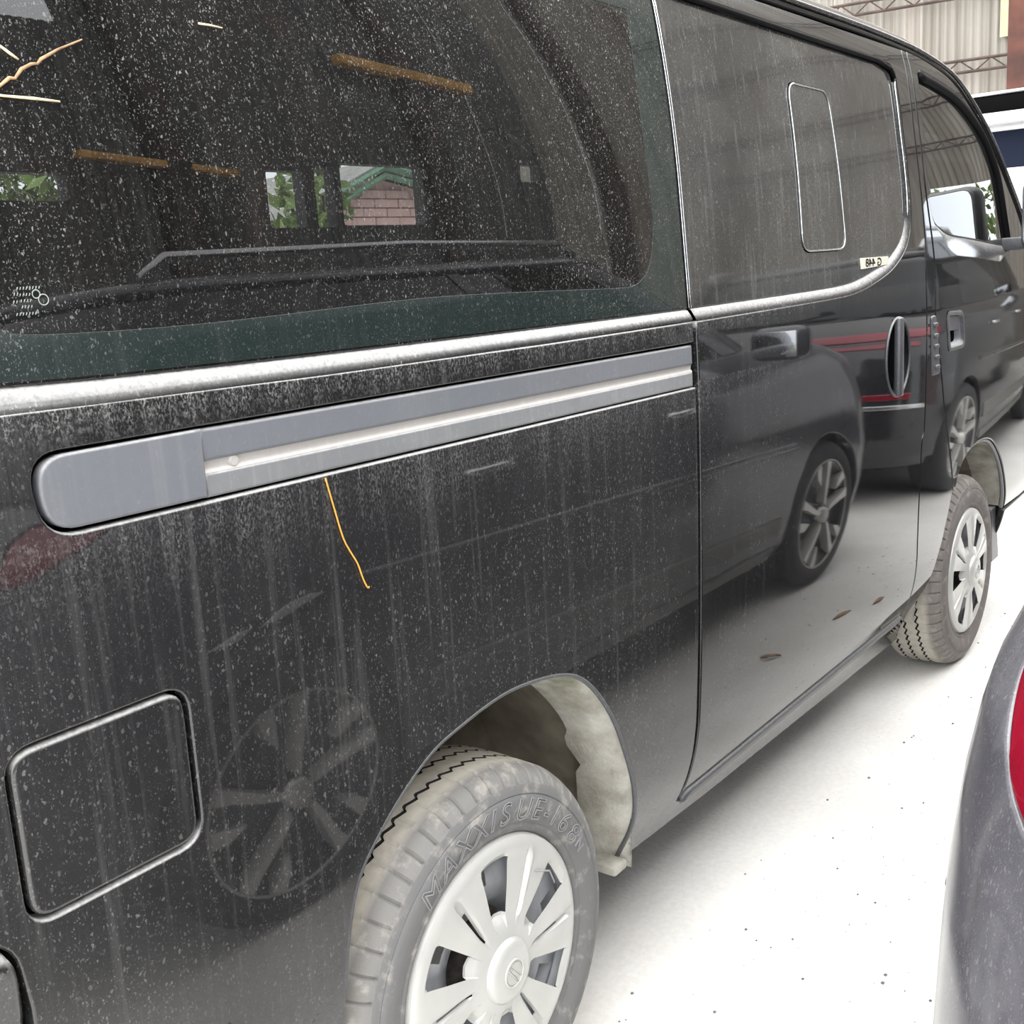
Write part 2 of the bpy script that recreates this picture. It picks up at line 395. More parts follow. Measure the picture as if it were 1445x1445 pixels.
M['cream'] = plain('cream_sheet', (.34, .30, .20), .7, noise=.1, scale=6)
M['girder'] = plain('brown_girder_paint', (.055, .036, .030), .7, noise=.4, scale=8)
M['rust'] = plain('rust_red_paint', (.062, .019, .011), .8, noise=.6, scale=4)
M['orange'] = plain('orange_rusty_beam', (.62, .34, .10), .7, noise=.25, scale=5)
def sheet_mesh(name, w, h, m, period=.092, amp=.013):
    n = int(w/period*8); x = np.linspace(-w/2, w/2+.02, n+1); y = amp*np.sin(2*math.pi*x/period)
    V = [(a, b, 0) for a, b in zip(x, y)] + [(a, b, h) for a, b in zip(x, y)]
    F = [(i, i+1, n+2+i, n+1+i) for i in range(n)]
    me = bpy.data.meshes.new(name); me.from_pydata(V, [], F); me.materials.append(m)
    me.polygons.foreach_set('use_smooth', [True]*len(F)); return me
def wall_sheets(root, p0, p1, rows, me_for, w, skip=None):
    """lay sheets between p0 and p1 (2-D), sheets hang in rows (z0, height)"""
    d = np.array(p1, float)-np.array(p0, float); L = np.linalg.norm(d); d /= L; ang = math.atan2(d[1], d[0]); n = int(L/w)
    for ri, (z0, key) in enumerate(rows):
        for i in range(n):
            s = (i+.5)*w; p = np.array(p0)+d*s
            if skip and skip(p, z0): continue
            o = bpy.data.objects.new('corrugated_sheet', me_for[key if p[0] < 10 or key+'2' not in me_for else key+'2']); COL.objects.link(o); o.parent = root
            o.location = Vector((p[0], p[1], z0)) - root.location + Vector((d[1], -d[0], 0))*(.004*(i % 2)+.012*ri); o.rotation_euler.z = ang
def lattice(name, a, b, z0, z1, m, parent, step=.34, t=.024):
    a = np.array(a, float); b = np.array(b, float); d = b-a; L = np.linalg.norm(d); d /= L; parts = []
    def bar(p, q, w):
        V, F = tube_geo([p, (np.array(p)+np.array(q))/2, q], w, 4); parts.append((V, F))
    P = lambda s, z: (a[0]+d[0]*s, a[1]+d[1]*s, z)
    bar(P(0, z0), P(L, z0), t*.75); bar(P(0, z1), P(L, z1), t*.75)
    n = int(L/step)
    for i in range(n):
        s0, s1 = i*L/n, (i+1)*L/n; sm = (s0+s1)/2
        bar(P(s0, z0), P(sm, z1), t*.35); bar(P(sm, z1), P(s1, z0), t*.35)
    V, F = merge(parts); return meshobj(name, V, F, m, parent, smooth=False)
WX = lambda y: 13.2 - .13*(y-2)
wall_far = bpy.data.objects.new('wall_far', None); COL.objects.link(wall_far); wall_far.location = (13.2, 2, 0); wall_far['kind'] = 'structure'
S_far = {'a': sheet_mesh('far_sheet_low', 1.02, 2.75, M['sheet']), 'b': sheet_mesh('far_sheet_mid', 1.02, 3.0, M['sheet'])}
wall_sheets(wall_far, (WX(-7.62), -7.62), (WX(11), 11), [(0, 'a'), (2.7, 'b'), (5.6, 'b')], S_far, 1.02, skip=lambda p, z: z < 1 and -3.5 < p[1] < -2.5)
for z0, z1 in ((3.415, 3.545), (4.237, 4.370), (5.6, 5.75), (6.9, 7.05)):
    lattice('lattice_girder', (WX(-7)-.12, -7), (WX(11)-.12, 11), z0, z1, M['girder'], wall_far)
box('cream_panel', (WX(2.50)-.06, 2.50, 4.85), (.03, .22, 2.2), M['cream'], wall_far, 0)
wall_side = bpy.data.objects.new('wall_side', None); COL.objects.link(wall_side); wall_side.location = (5, -7, 0); wall_side['kind'] = 'structure'
S_side = {'a': sheet_mesh('side_sheet_low', 1.02, 2.75, M['sheet_dark']), 'b': sheet_mesh('side_sheet_mid', 1.02, 3.0, M['sheet_dark']), 'a2': sheet_mesh('side_sheet_low_pale', 1.02, 2.75, M['sheet']), 'b2': sheet_mesh('side_sheet_mid_pale', 1.02, 3.0, M['sheet'])}  # paler sheets near the far corner put a reflected brightening into the colour
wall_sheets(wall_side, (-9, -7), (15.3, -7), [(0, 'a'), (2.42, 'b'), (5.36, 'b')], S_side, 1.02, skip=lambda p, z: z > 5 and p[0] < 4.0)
for xx in (-6.5, -1.5, 4.75, 8.2, 11.6):
    box('wall_post', (xx, -6.85, 4.2), (.26, .22, 8.4), M['girder'], wall_side, .01)
box('rusty_beam', (8.2, -6.8, 5.24), (2.0, .16, .17), M['orange'], wall_side, .01, Matrix.Rotation(.12, 3, 'Y'))
box('rusty_beam', (4.6, -6.8, 3.48), (1.5, .12, .09), M['orange'], wall_side, .01, Matrix.Rotation(.12, 3, 'Y'))
box('roof_edge_beam', (-2.6, -6.8, 5.68), (13.6, .10, .06), M['girder'], wall_side, .01)
colm = empty('steel_column', (10.28, 1.665, 0), 'rust-red steel column standing in front of the corrugated wall at the upper right', 'column')
bm = bmesh.new()
box_bm(bm, (10.4, 1.665, 4.0), (.02, .24, 8)); box_bm(bm, (10.28, 1.665, 4.0), (.24, .02, 8)); box_bm(bm, (10.16, 1.665, 4.0), (.02, .24, 8))
bm_obj('shaft', bm, M['rust'], colm)
bm = bmesh.new(); box_bm(bm, (10.28, 1.665, .015), (.46, .46, .03), .005); bm_obj('base_plate', bm, M['rust'], colm)
# planting and yard seen through the opening of the far wall
M['leafm'] = plain('hedge_leaf', (.16, .24, .06), .6, noise=.5, scale=3)
hedge = empty('hedge', (17, -3, 0), 'sunlit green hedge beyond the gap in the far corrugated wall', 'hedge')
V, F = [], []
for i in range(2600):
    p = np.array([16.8+RNG.rand()*1.4, -7+RNG.rand()*8.5, RNG.rand()**.8*2.9]); a = RNG.normal(size=3); a /= np.linalg.norm(a); b = np.cross(a, RNG.normal(size=3)); b /= np.linalg.norm(b)
    k = len(V); s = .10+.08*RNG.rand(); V += [p-a*s, p+b*s*.4, p+a*s, p-b*s*.4]; F.append((k, k+1, k+2, k+3))
hl = meshobj('foliage', V, F, M['leafm'], hedge, smooth=False); hl['kind'] = 'stuff'
V, F = merge([tube_geo([(17.4, y, 0), (17.4, y+.05, .9), (17.5, y, 1.6)], [.05, .04, .02], 6) for y in np.arange(-6.6, 1.4, .8)])
meshobj('stems', V, F, M['girder'], hedge)
M['pinkblock'] = plain('pink_block_paint', (.80, .55, .52), .9, noise=.06, scale=6)
M['mortar'] = plain('block_joint', (.55, .36, .34), .9)
M['greentrim'] = plain('green_roof_trim', (.17, .33, .22), .6, noise=.2, scale=8)
M['roofsheet'] = plain('grey_roof_sheet', (.35, .34, .33), .7, noise=.2, scale=6)
# pink block house on the far side of the van, seen through its windows
house = empty('block_house', (8.5, 8.4, 0), 'pink painted block house with green roof trim, seen through the van windows', 'house')
def gz(x): return 2.72-(8.5-x)*.40 if x < 8.5 else 2.72-(x-8.5)*.16
bw, bh = .40, .105
bmesh_block = bpy.data.meshes.new('block')
bm = bmesh.new(); box_bm(bm, (0, 0, 0), (bw-.014, .14, bh-.012), .006, seg=1); bm.to_mesh(bmesh_block); bm.free(); bmesh_block.materials.append(M['pinkblock'])
for r in range(25):
    for i in range(9):
        x = 7.1 + i*bw + (bw/2 if r % 2 else 0); z = .06 + r*bh
        if z+bh/2 > gz(x)-.10 or (z < 1.75): continue
        o = bpy.data.objects.new('block', bmesh_block); COL.objects.link(o); o.parent = house; o.location = (x-8.5, -.005*((i*7+r*3) % 3), z)
V = [(6.9, 8.38, 0), (11, 8.38, 0), (11, 8.38, gz(11)-.05), (8.5, 8.38, gz(8.5)-.05), (6.9, 8.38, gz(6.9)-.05)]
V += [(a, 11.5, c) for a, _, c in V]
meshobj('wall_core', V, [(0, 1, 2, 3, 4), (9, 8, 7, 6, 5), (0, 4, 9, 5), (1, 6, 7, 2)], M['pinkblock'], house, smooth=False)
for (xa, xb) in ((6.6, 8.5), (8.5, 11.2)):
    for dz, w in ((.05, .05), (-.06, .035)):
        V, F = tube_geo([(xa, 8.12, gz(xa)+dz), ((xa+xb)/2, 8.12, gz((xa+xb)/2)+dz), (xb, 8.12, gz(xb)+dz)], w, 4); meshobj('fascia_board', V, F, M['greentrim'], house, smooth=False)
    V = [(xa, 8.1, gz(xa)+.09), (xb, 8.1, gz(xb)+.09), (xb, 11.6, gz(xb)+.09), (xa, 11.6, gz(xa)+.09)]; V += [(a, b, c+.02) for a, b, c in V]
    meshobj('roof_sheet', V, [(3, 2, 1, 0), (4, 5, 6, 7), (0, 1, 5, 4), (1, 2, 6, 5), (2, 3, 7, 6), (3, 0, 4, 7)], M['roofsheet'], house, smooth=False)
def bush_at(x, y, r, h, n, label):
    bush = empty('bush', (x, y, 0), label, 'bush'); V, F = [], []
    for i in range(n):
        d = RNG.normal(size=3); d /= np.linalg.norm(d); p = np.array([x, y, h*.55])+d*np.array([r, r*.8, h*.45])*RNG.rand()**.4; a = RNG.normal(size=3); a /= np.linalg.norm(a); b = np.cross(a, RNG.normal(size=3)); b /= np.linalg.norm(b)
        k = len(V); q = .10; V += [p-a*q, p+b*q*.5, p+a*q, p-b*q*.5]; F.append((k, k+1, k+2, k+3))
    o = meshobj('foliage', V, F, M['leafm'], bush, smooth=False); o['kind'] = 'stuff'
    V, F = merge([tube_geo([(x, y, 0), (x+a, y, .4*h), (x+2*a, y+.05, .8*h)], [.05, .035, .015], 6) for a in (-.10, 0, .11)]); meshobj('stems', V, F, M['girder'], bush)
bush_at(6.25, 7.0, .50, 2.9, 900, 'pale green bush left of the pink block house, seen through the van windows')
bush_at(3.5, 7.0, 1.0, 2.95, 2200, 'wide dark green bush added at the far left to block bright sky in the narrow van window')  # extra bush added to cut the bright sky seen through the slit window

# ================================================================== the black van
van = empty('van', (1.1, .9, 0), 'dusty black passenger van with silver wheel covers filling the frame', 'van')
ZT = np.array([.20, .25, .30, .34, .38, .43, .50, .60, .72, .86, 1.02, 1.18, 1.30, 1.37, 1.42, 1.55, 1.68, 1.78, 1.85, 1.92, 1.99, 2.05, 2.08])
YT = np.array([.090, .076, .055, .034, .016, .000, -.0135, -.0215, -.0275, -.0325, -.0365, -.0388, -.0385, -.0365, -.034, -.0265, -.018, -.008, .001, .012, .0255, .044, .058])
_d, _h = np.diff(YT)/np.diff(ZT), np.diff(ZT); MT = np.zeros_like(YT); MT[1:-1] = (_h[1:]*_d[:-1]+_h[:-1]*_d[1:])/(_h[1:]+_h[:-1]); MT[0], MT[-1] = _d[0], _d[-1]
def S(z):
    z = np.clip(z, ZT[0], ZT[-1]); i = np.clip(np.searchsorted(ZT, z)-1, 0, len(ZT)-2); h = ZT[i+1]-ZT[i]; t = (z-ZT[i])/h
    return (2*t**3-3*t**2+1)*YT[i]+(t**3-2*t**2+t)*h*MT[i]+(-2*t**3+3*t**2)*YT[i+1]+(t**3-t**2)*h*MT[i+1]
def G(x): t = np.maximum(x-2.7, 0); return .02*t*t + 2.2*np.maximum(x-3.62, 0)**2
def side(off=0.0, sgn=1):
    def f(u, v):
        u = np.asarray(u, float); v = np.asarray(v, float); e = 1.5e-3
        P = np.stack([u, S(v)+G(u)+off, v], -1)
        sz = (S(v+e)-S(v-e))/(2*e); gx = (G(u+e)-G(u-e))/(2*e)
        N = np.stack([gx, -np.ones_like(u), sz], -1); N /= np.linalg.norm(N, axis=-1)[..., None]
        return P, N
    return f
ZR = np.concatenate([np.arange(.22, .56, .022), np.arange(.56, 1.34, .045), np.arange(1.34, 2.08, .035)])
body = side(0)

# rear quarter panel with wheel arch and sliding-door rail opening
arch = smooth_line([(-.372, .33), (-.361, .455), (-.326, .64), (-.263, .722), (-.165, .788), (-.08, .812), (.048, .826), (.188, .806), (.275, .762), (.357, .667), (.414, .557), (.461, .441), (.482, .36), (.483, .272)], 5)
railL = round_loop([(.694, 1.246), (-.706, 1.257), (-.712, 1.346), (.694, 1.335)], [0, .045, .035, 0], 8)
rightup = np.vstack([[(.694, .330)], railL, [(.694, 1.376)]])
bump_edge = round_loop([(-1.35, .856), (-.808, .856), (-.797, .76), (-.797, .33)], [0, .05, 0, 0], 7)
qout = np.vstack([arch, [(.9, .246), (1.7, .222), (2.27, .208), (2.20, .300), (1.45, .300), (.74, .300)], rightup, [(.2, 1.377), (-.3, 1.382), (-.8, 1.392), (-1.35, 1.40)], bump_edge])
fuel = round_loop([(-.783, .853), (-.565, .853), (-.565, 1.046), (-.783, 1.046)], .030, 7)
panel('rear_quarter_panel', qout, body, M['paint'], van, holes=[offset_loop(resample(fuel[::1], .02), -.0035)], r=.004, vs=ZR)
panel('fuel_filler_door', offset_loop(resample(fuel, .02), .0015), body, M['paint'], van, r=.006, vs=ZR)
def bumper_map(u, v):
    P, N = side(-.004)(u, v); P[..., 1] += .24*(.85-np.asarray(v))-.018; N[..., 2] -= .24; return P, N/np.linalg.norm(N, axis=-1)[..., None]
panel('rear_bumper', round_loop([(-1.35, .33), (-.803, .33), (-.803, .76), (-.813, .848), (-1.35, .848)], [0, 0, 0, .05, 0], 7), bumper_map, M['paint'], van, r=.012, depth=.05, vs=ZR)
# dark backing behind every gap
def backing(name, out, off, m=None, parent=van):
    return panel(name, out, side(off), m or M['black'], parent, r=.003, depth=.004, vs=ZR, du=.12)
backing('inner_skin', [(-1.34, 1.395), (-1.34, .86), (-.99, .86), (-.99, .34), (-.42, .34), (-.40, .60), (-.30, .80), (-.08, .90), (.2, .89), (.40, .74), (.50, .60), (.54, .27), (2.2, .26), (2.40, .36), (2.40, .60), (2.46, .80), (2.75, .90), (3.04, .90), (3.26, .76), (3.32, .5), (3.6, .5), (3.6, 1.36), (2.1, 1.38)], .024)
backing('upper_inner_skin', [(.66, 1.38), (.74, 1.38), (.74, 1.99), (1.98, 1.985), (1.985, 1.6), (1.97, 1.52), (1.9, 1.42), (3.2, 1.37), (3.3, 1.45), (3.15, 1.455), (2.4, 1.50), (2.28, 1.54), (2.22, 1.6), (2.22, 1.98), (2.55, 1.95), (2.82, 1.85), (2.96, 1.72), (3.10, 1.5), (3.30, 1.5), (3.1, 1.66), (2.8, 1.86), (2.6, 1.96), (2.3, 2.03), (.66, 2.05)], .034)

# sliding-door rail set in the quarter panel
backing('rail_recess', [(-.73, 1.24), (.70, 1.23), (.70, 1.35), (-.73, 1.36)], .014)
zt = lambda x: 1.342-.0088*(x+.5)   # rail runs very slightly downhill to the front
def strip_quad(x0, x1, a, b): return [(x0, zt(x0)-b), (x1, zt(x1)-b), (x1, zt(x1)-a), (x0, zt(x0)-a)]
panel('rail_cover', strip_quad(-.497, .688, .001, .040), side(.002), M['satin'], van, r=.005, depth=.012, vs=ZR)
panel('rail_lower_lip', strip_quad(-.497, .688, .054, .083), side(.003), M['rail'], van, r=.004, depth=.010, vs=ZR)
chan = []
for x in np.linspace(-.497, .688, 14):
    row = []
    for dz, dy in ((.0385, .004), (.0405, .0065), (.049, .0085), (.0515, .0055), (.0545, .0045)):
        z = zt(x)-dz; row.append((x, S(z)+dy, z))
    chan.append(row)
V, F = grid_geo(chan); ch = meshobj('rail_channel', V, [f[::-1] for f in F], M['railmetal'], van)
bm = bmesh.new(); bmesh.ops.create_cone(bm, cap_ends=True, segments=18, radius1=.0075, radius2=.006, depth=.004); bmesh.ops.rotate(bm, verts=bm.verts, cent=(0, 0, 0), matrix=Matrix.Rotation(math.pi/2, 3, 'X'))
bmesh.ops.translate(bm, verts=bm.verts, vec=(-.452, S(1.296)+.006, 1.296)); bm_obj('bolt', bm, M['railmetal'], ch, True)
cap = round_loop([(-.702, 1.262), (-.499, 1.2605), (-.496, 1.3415), (-.704, 1.3415)], [.042, 0, 0, .036], 8)
panel('rail_end_cap', cap, side(-.001), M['satin'], van, r=.004, depth=.014, vs=ZR)

# sliding door
seamS = smooth_line([(2.168, .335), (2.150, .453), (2.126, .60), (2.116, .739), (2.116, .903), (2.136, .976), (2.130, 1.381), (2.136, 1.525), (2.104, 1.786), (2.119, 2.046)], 5)
GD = smooth_line([(.708, 1.4015), (1.127, 1.403), (1.465, 1.406), (1.60, 1.414), (1.716, 1.431), (1.83, 1.455), (1.915, 1.487), (1.968, 1.520), (1.998, 1.565), (2.006, 1.62), (2.003, 1.70), (1.996, 1.80), (2.000, 1.90), (2.003, 1.944)], 4)
GDtop = [(1.996, 1.966), (1.972, 1.981), (1.90, 1.988), (1.287, 1.995), (.708, 2.003)]
def widen(P, a, b):
    """offset an open line to its right, width easing from a to b"""
    P = np.array(P); T = np.gradient(P, axis=0); T /= np.linalg.norm(T, axis=1)[:, None]; s = np.linspace(0, 1, len(P)); w = a+(b-a)*np.clip((s-.55)/.4, 0, 1)
    return P + np.stack([T[:, 1], -T[:, 0]], 1)*w[:, None]
GDo = widen(GD, .026, .011)
dout = np.vstack([[(.706, .345)], seamS, [(.706, 2.050), (.706, 2.012), (1.287, 2.004), (1.90, 1.996), (1.985, 1.988), (2.010, 1.97)], GDo[::-1]])
handle = [(1.882+.097*math.cos(t), 1.188+.110*math.sin(t)) for t in np.linspace(0, 2*math.pi, 40, endpoint=False)]
panel('sliding_door', dout, body, M['paint'], van, holes=[handle], r=.004, vs=ZR)
def ledge(name, inner, outer, yin, m=M['ledge']):
    rows = []
    for a, b in zip(inner, outer):
        row = []
        for t in (0, .12, .5, .85, 1.0):
            q = a+(b-a)*t; yo = {0: yin+.004, .12: yin-.001, .5: yin*.42, .85: .0006, 1.0: .0015}[t]
            row.append((q[0], S(q[1])+G(q[0])+yo, q[1]))
        rows.append(row)
    V, F = grid_geo(rows); return meshobj(name, V, [f[::-1] for f in F], m, van)
ledge('door_window_ledge', GD, GDo, .012)
glass = side(.0105)
vent = round_loop([(1.268, 1.497), (1.538, 1.497), (1.500, 1.877), (1.266, 1.880)], .04, 6)
panel('door_glass', np.vstack([GD, GDtop]), glass, M['glass_door'], van, holes=[offset_loop(resample(vent, .02), -.003)], r=.003, depth=.005, vs=ZR)
vp = panel('vent_pane', offset_loop(resample(vent, .02), .001), side(.0085), M['glass_door'], van, r=.003, depth=.005, vs=ZR)
L = resample(vent, .02); V, F = tube_geo([(q[0], S(q[1])+.0075, q[1]) for q in np.vstack([L, L[:1]])], .0022, 6, False); meshobj('vent_frame', V, F, M['chrome_edge'], vp)
backing('door_glass_border', np.vstack([GD, GDtop])+0, .020, M['frit']) if False else None
gi = round_loop([(.80, 1.475), (1.93, 1.475), (1.955, 1.945), (.80, 1.955)], [.05, .10, .05, .05], 6)
panel('door_glass_border', np.vstack([GD, GDtop]), side(.0165), M['frit'], van, holes=[gi], r=.002, depth=.003, vs=ZR)
V, F = tube_geo([(q[0], S(q[1])+.004, q[1]) for q in ([(2.008, 1.955), (1.992, 1.978), (1.90, 1.992), (1.287, 1.9995), (.71, 2.007)])], .0065, 8); meshobj('door_glass_seal', V, F, M['rubber'], van)
V, F = tube_geo([(q[0]+.002, S(q[1])+.004, q[1]) for q in GD[len(GD)*5//8:]], .0030, 6); meshobj('window_highlight', V, F, M['chrome_edge'], van)  # bright tube added to draw the highlight along the window's front edge
# vertical recessed pull handle in the door
rows = []
for k, (sc, dy) in enumerate(((1.0, .002), (.97, .010), (.86, .026), (.6, .036), (.25, .039), (.001, .039))):
    rows.append([(1.882+(q[0]-1.882)*sc, S(1.188)+dy, 1.188+(q[1]-1.188)*sc) for q in handle+handle[:1]])
V, F = grid_geo(rows); hd = meshobj('door_handle', V, [f[::-1] for f in F], M['rubber'], van)
V, F = tube_geo([(q[0], S(q[1])-.0005, q[1]) for q in handle+handle[:1]], .004, 8, False); meshobj('handle_rim', V, F, M['plast'], hd)
box('handle_bar', (1.880, S(1.19)-.004, 1.188), (.036, .020, .222), M['plast'], hd, .007)
box('key_lock', (1.912, S(1.11)+.020, 1.105), (.016, .014, .020), M['chrome_edge'], hd, .004)

# rear quarter window
GQ = smooth_line([(-1.30, 1.452), (-1.0, 1.428), (-.72, 1.416), (-.556, 1.411), (-.226, 1.406), (.274, 1.402), (.694, 1.4005)], 5)
qg = np.vstack([GQ, [(.694, 2.003), (-1.30, 2.02)]])
GQo = np.array([(x, 1.378+(.004 if x < -.2 else 0)*min(1, (-.2-x)/.3)+ (0 if x > -.7 else (-.7-x)*.02)) for x, z in GQ])
ledge('window_ledge', GQ, GQo, .012)
panel('rear_side_glass', qg, glass, M['glass'], van, r=.003, depth=.005, vs=ZR)
inner = smooth_line([(-.735, 1.485), (-.708, 1.473), (-.664, 1.464), (-.449, 1.460), (-.072, 1.467), (.25, 1.460), (.441, 1.454), (.50, 1.456), (.535, 1.468), (.562, 1.490), (.580, 1.53), (.589, 1.586), (.583, 1.75), (.592, 1.95)], 4)
panel('glass_border', offset_loop(resample(np.vstack([qg[:-2], [(.694, 2.003), (-1.30, 2.02)]]), .02), .004), side(.0099), M['frit'], van, holes=[np.vstack([inner, [(-.735, 1.97)]])], r=.0005, depth=.0003, vs=ZR)
panel('roof_side_panel', [(-1.35, 2.026), (.20, 2.011), (.698, 2.010), (.698, 2.052), (-1.35, 2.056)], body, M['paint'], van, r=.004, vs=ZR)
# bright glass edges along the vertical joint
for xx in (.6975, .7055):
    tube('glass_edge', [(xx, S(z)+.0085, z) for z in np.linspace(1.403, 2.0, 20)], .0016, M['chrome_edge'], van, 6)

# pillar between the doors with its hinge cover
seamF = smooth_line([(2.474, .691), (2.434, .78), (2.385, .874), (2.330, .98), (2.288, 1.09), (2.240, 1.20), (2.216, 1.292), (2.214, 1.461), (2.162, 1.667), (2.152, 1.85), (2.164, 2.046)], 5)
archL = smooth_line([(2.255, .210), (2.275, .33), (2.335, .39), (2.38, .50), (2.43, .60), (2.466, .684)], 5)
pout = np.vstack([[(2.20, .300)], archL, seamF+np.array([-.004, 0]), (seamS+np.array([.004, 0]))[::-1]])
hp = round_loop([(2.170, 1.282), (2.212, 1.282), (2.266, 1.100), (2.188, 1.100)], .012, 5)
panel('door_pillar', pout, body, M['paint'], van, r=.004, vs=ZR)
hc = panel('hinge_cover', hp, side(-.004), M['plast'], van, r=.004, depth=.005, vs=ZR)
for z in (1.255, 1.222, 1.189, 1.156, 1.125):
    x = 2.194+(1.255-z)*.22; box('ridge', (x, S(z)-.007, z), (.030, .010, .011), M['plast'], hc, .003)

# front door and wing
archF = smooth_line([(2.498, .686), (2.545, .752), (2.650, .797), (2.787, .808), (2.932, .782), (3.070, .700), (3.165, .605), (3.212, .53), (3.225, .475)], 5)
GF = smooth_line([(2.290, 1.545), (2.413, 1.519), (2.65, 1.502), (2.895, 1.483), (3.088, 1.470)], 5)
GF2 = smooth_line([(3.092, 1.477), (3.050, 1.562), (2.978, 1.707), (2.920, 1.770), (2.840, 1.833), (2.715, 1.893), (2.571, 1.940), (2.40, 1.966), (2.240, 1.981)], 4)
GF3 = smooth_line([(2.234, 1.975), (2.208, 1.78), (2.210, 1.66), (2.226, 1.595), (2.262, 1.556)], 4)
gf = np.vstack([GF, GF2, GF3])
fout = np.vstack([archF, [(3.50, .466), (3.80, .47), (3.80, 1.35), (3.50, 1.45)], smooth_line([(3.36, 1.495), (3.254, 1.580), (3.127, 1.667), (2.964, 1.785), (2.85, 1.860), (2.694, 1.945), (2.545, 2.004), (2.30, 2.040)], 4), (seamF+np.array([.004, 0]))[::-1]])
gfr = resample(gf, .02); gfr = gfr if area(gfr) > 0 else gfr[::-1]
def grow(L, k=1.0):
    w = .018 + .040*np.clip((1.545-L[:, 1])/.03, 0, 1)*np.clip((3.06-L[:, 0])/.10, 0, 1)
    return L + (offset_loop(L, -1.0)-L)*(w*k)[:, None]
gfo = grow(gfr)
hF = round_loop([(2.318, 1.287), (2.500, 1.279), (2.535, 1.158), (2.352, 1.158)], [.03, .05, .03, .02], 6)
panel('front_door', fout, body, M['paint'], van, holes=[gfo, hF], r=.004, vs=ZR)
ge = resample(gf, .02); rows = []
L0 = ge if area(ge) > 0 else ge[::-1]; L1 = grow(L0, 1.06)
for a, b in zip(np.vstack([L0, L0[:1]]), np.vstack([L1, L1[:1]])):
    rows.append([tuple((lambda q: (q[0], S(q[1])+G(q[0])+yo, q[1]))(a+(b-a)*t)) for t, yo in ((0, .014), (.15, .009), (.6, .004), (1, .0005))])
V, F = grid_geo(rows); meshobj('front_window_frame', V, [f[::-1] for f in F], M['ledge'], van)
panel('front_door_glass', gf, side(.009), M['glass_front'], van, r=.002, depth=.003, vs=ZR)
V, F = tube_geo([(q[0], S(q[1])+G(q[0])+.004, q[1]) for q in GF2], .012, 8); meshobj('front_window_seal', V, F, M['rubber'], van)
rows = []
hc_ = np.array(hF).mean(0)
for sc, dy in ((1.0, -.001), (.9, -.004), (.80, -.003), (.76, .006), (.62, .028), (.3, .032), (.01, .032)):
    rows.append([(hc_[0]+(q[0]-hc_[0])*sc, S(q[1])+dy, hc_[1]+(q[1]-hc_[1])*sc) for q in np.vstack([hF, hF[:1]])])
V, F = grid_geo(rows[:4]); fh = meshobj('front_door_handle', V, F, M['plast'], van)
V, F = grid_geo(rows[3:]); meshobj('handle_cup', V, F, M['satin'], fh)
panel('handle_flap', [(2.37, 1.222), (2.475, 1.217), (2.462, 1.268), (2.355, 1.272)], side(.004), M['plast'], fh, r=.004, depth=.006, vs=ZR)

# roof, gutter, front end
gut = smooth_line([(-1.35, 2.070), (0, 2.070), (1.307, 2.068), (1.794, 2.067), (2.10, 2.060), (2.30, 2.048), (2.545, 2.012), (2.694, 1.954), (2.85, 1.869), (2.964, 1.794), (3.127, 1.676), (3.254, 1.589), (3.38, 1.49)], 6)
YF = 1.80   # far side of the van
rows = []
for x, z in gut:
    y0 = S(min(z, 2.07)) + G(x) + .002; k = np.interp(x, [2.2, 3.3], [1, .35])
    row = [(x, y0+.004, z-.010), (x, y0-.004, z-.002), (x, y0, z+.004*k), (x, y0+.004, z+.018*k)]
    for t, dz in ((.008, .032), (.018, .045), (.035, .056), (.07, .070), (.14, .088), (.3, .105), (.5, .115)):
        row.append((x+ (0 if x < 2.4 else (x-2.4)*.25*min(1, t*4)), y0+t*(1.86-y0), z+dz*k))
    row += [(p[0], 1.80-(p[1]-y0)+.0, p[2]) for p in row[::-1][1:]]
    rows.append(row)
V, F = grid_geo(rows); meshobj('roof', V, F, M['paint'], van)
V, F = tube_geo([(x, S(min(z, 2.07))+G(x)-.001, z-.011) for x, z in gut], .0045, 8); meshobj('roof_gutter', V, F, M['rubber'], van)
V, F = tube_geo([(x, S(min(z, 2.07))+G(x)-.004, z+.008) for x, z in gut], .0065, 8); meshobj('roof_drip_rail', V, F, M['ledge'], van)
# nose: windscreen and front face closing the body in front of the doors
rows_g, rows_b = [], []
for z, x0, bulge in ((1.485, 3.385, .34), (1.589, 3.254, .33), (1.676, 3.127, .32), (1.794, 2.964, .30), (1.869, 2.85, .28), (1.954, 2.694, .26)):
    y0 = S(z)+G(x0)+.004; rows_g.append([(x0+bulge*(1-abs(2*t-1)**2.6), y0+(1.80-2*y0+y0)*t, z) for t in np.linspace(0, 1, 25)])
M['tinted'] = plain('tinted_windscreen', (.006, .007, .008), .03)
V, F = grid_geo(rows_g); meshobj('windscreen', V, F, M['tinted'], van)
for z, x0, bulge in ((.25, 3.76, .14), (.47, 3.79, .18), (.8, 3.79, .20), (1.1, 3.79, .20), (1.35, 3.70, .24), (1.485, 3.385, .34)):
    y0 = S(z)+G(x0)+.004; rows_b.append([(x0+bulge*(1-abs(2*t-1)**3), y0+(1.80-y0)*t, z) for t in np.linspace(0, 1, 25)])
V, F = grid_geo(rows_b); meshobj('front_panel', V, F, M['paint'], van)
fb = np.vstack([smooth_line([(3.226, .460), (3.235, .40), (3.262, .33), (3.30, .27)], 4), [(3.79, .25), (3.79, .462)]])
panel('front_bumper', fb, side(-.004), M['paint'], van, r=.004, vs=ZR)
panel('mud_flap', [(3.20, .25), (3.30, .25), (3.24, .47), (3.18, .47)], lambda u, v: (np.stack([np.asarray(u), .03+0*np.asarray(v), np.asarray(v)], -1), np.tile([0, -1., 0], (len(u), 1))), M['plast'], van, r=.004)

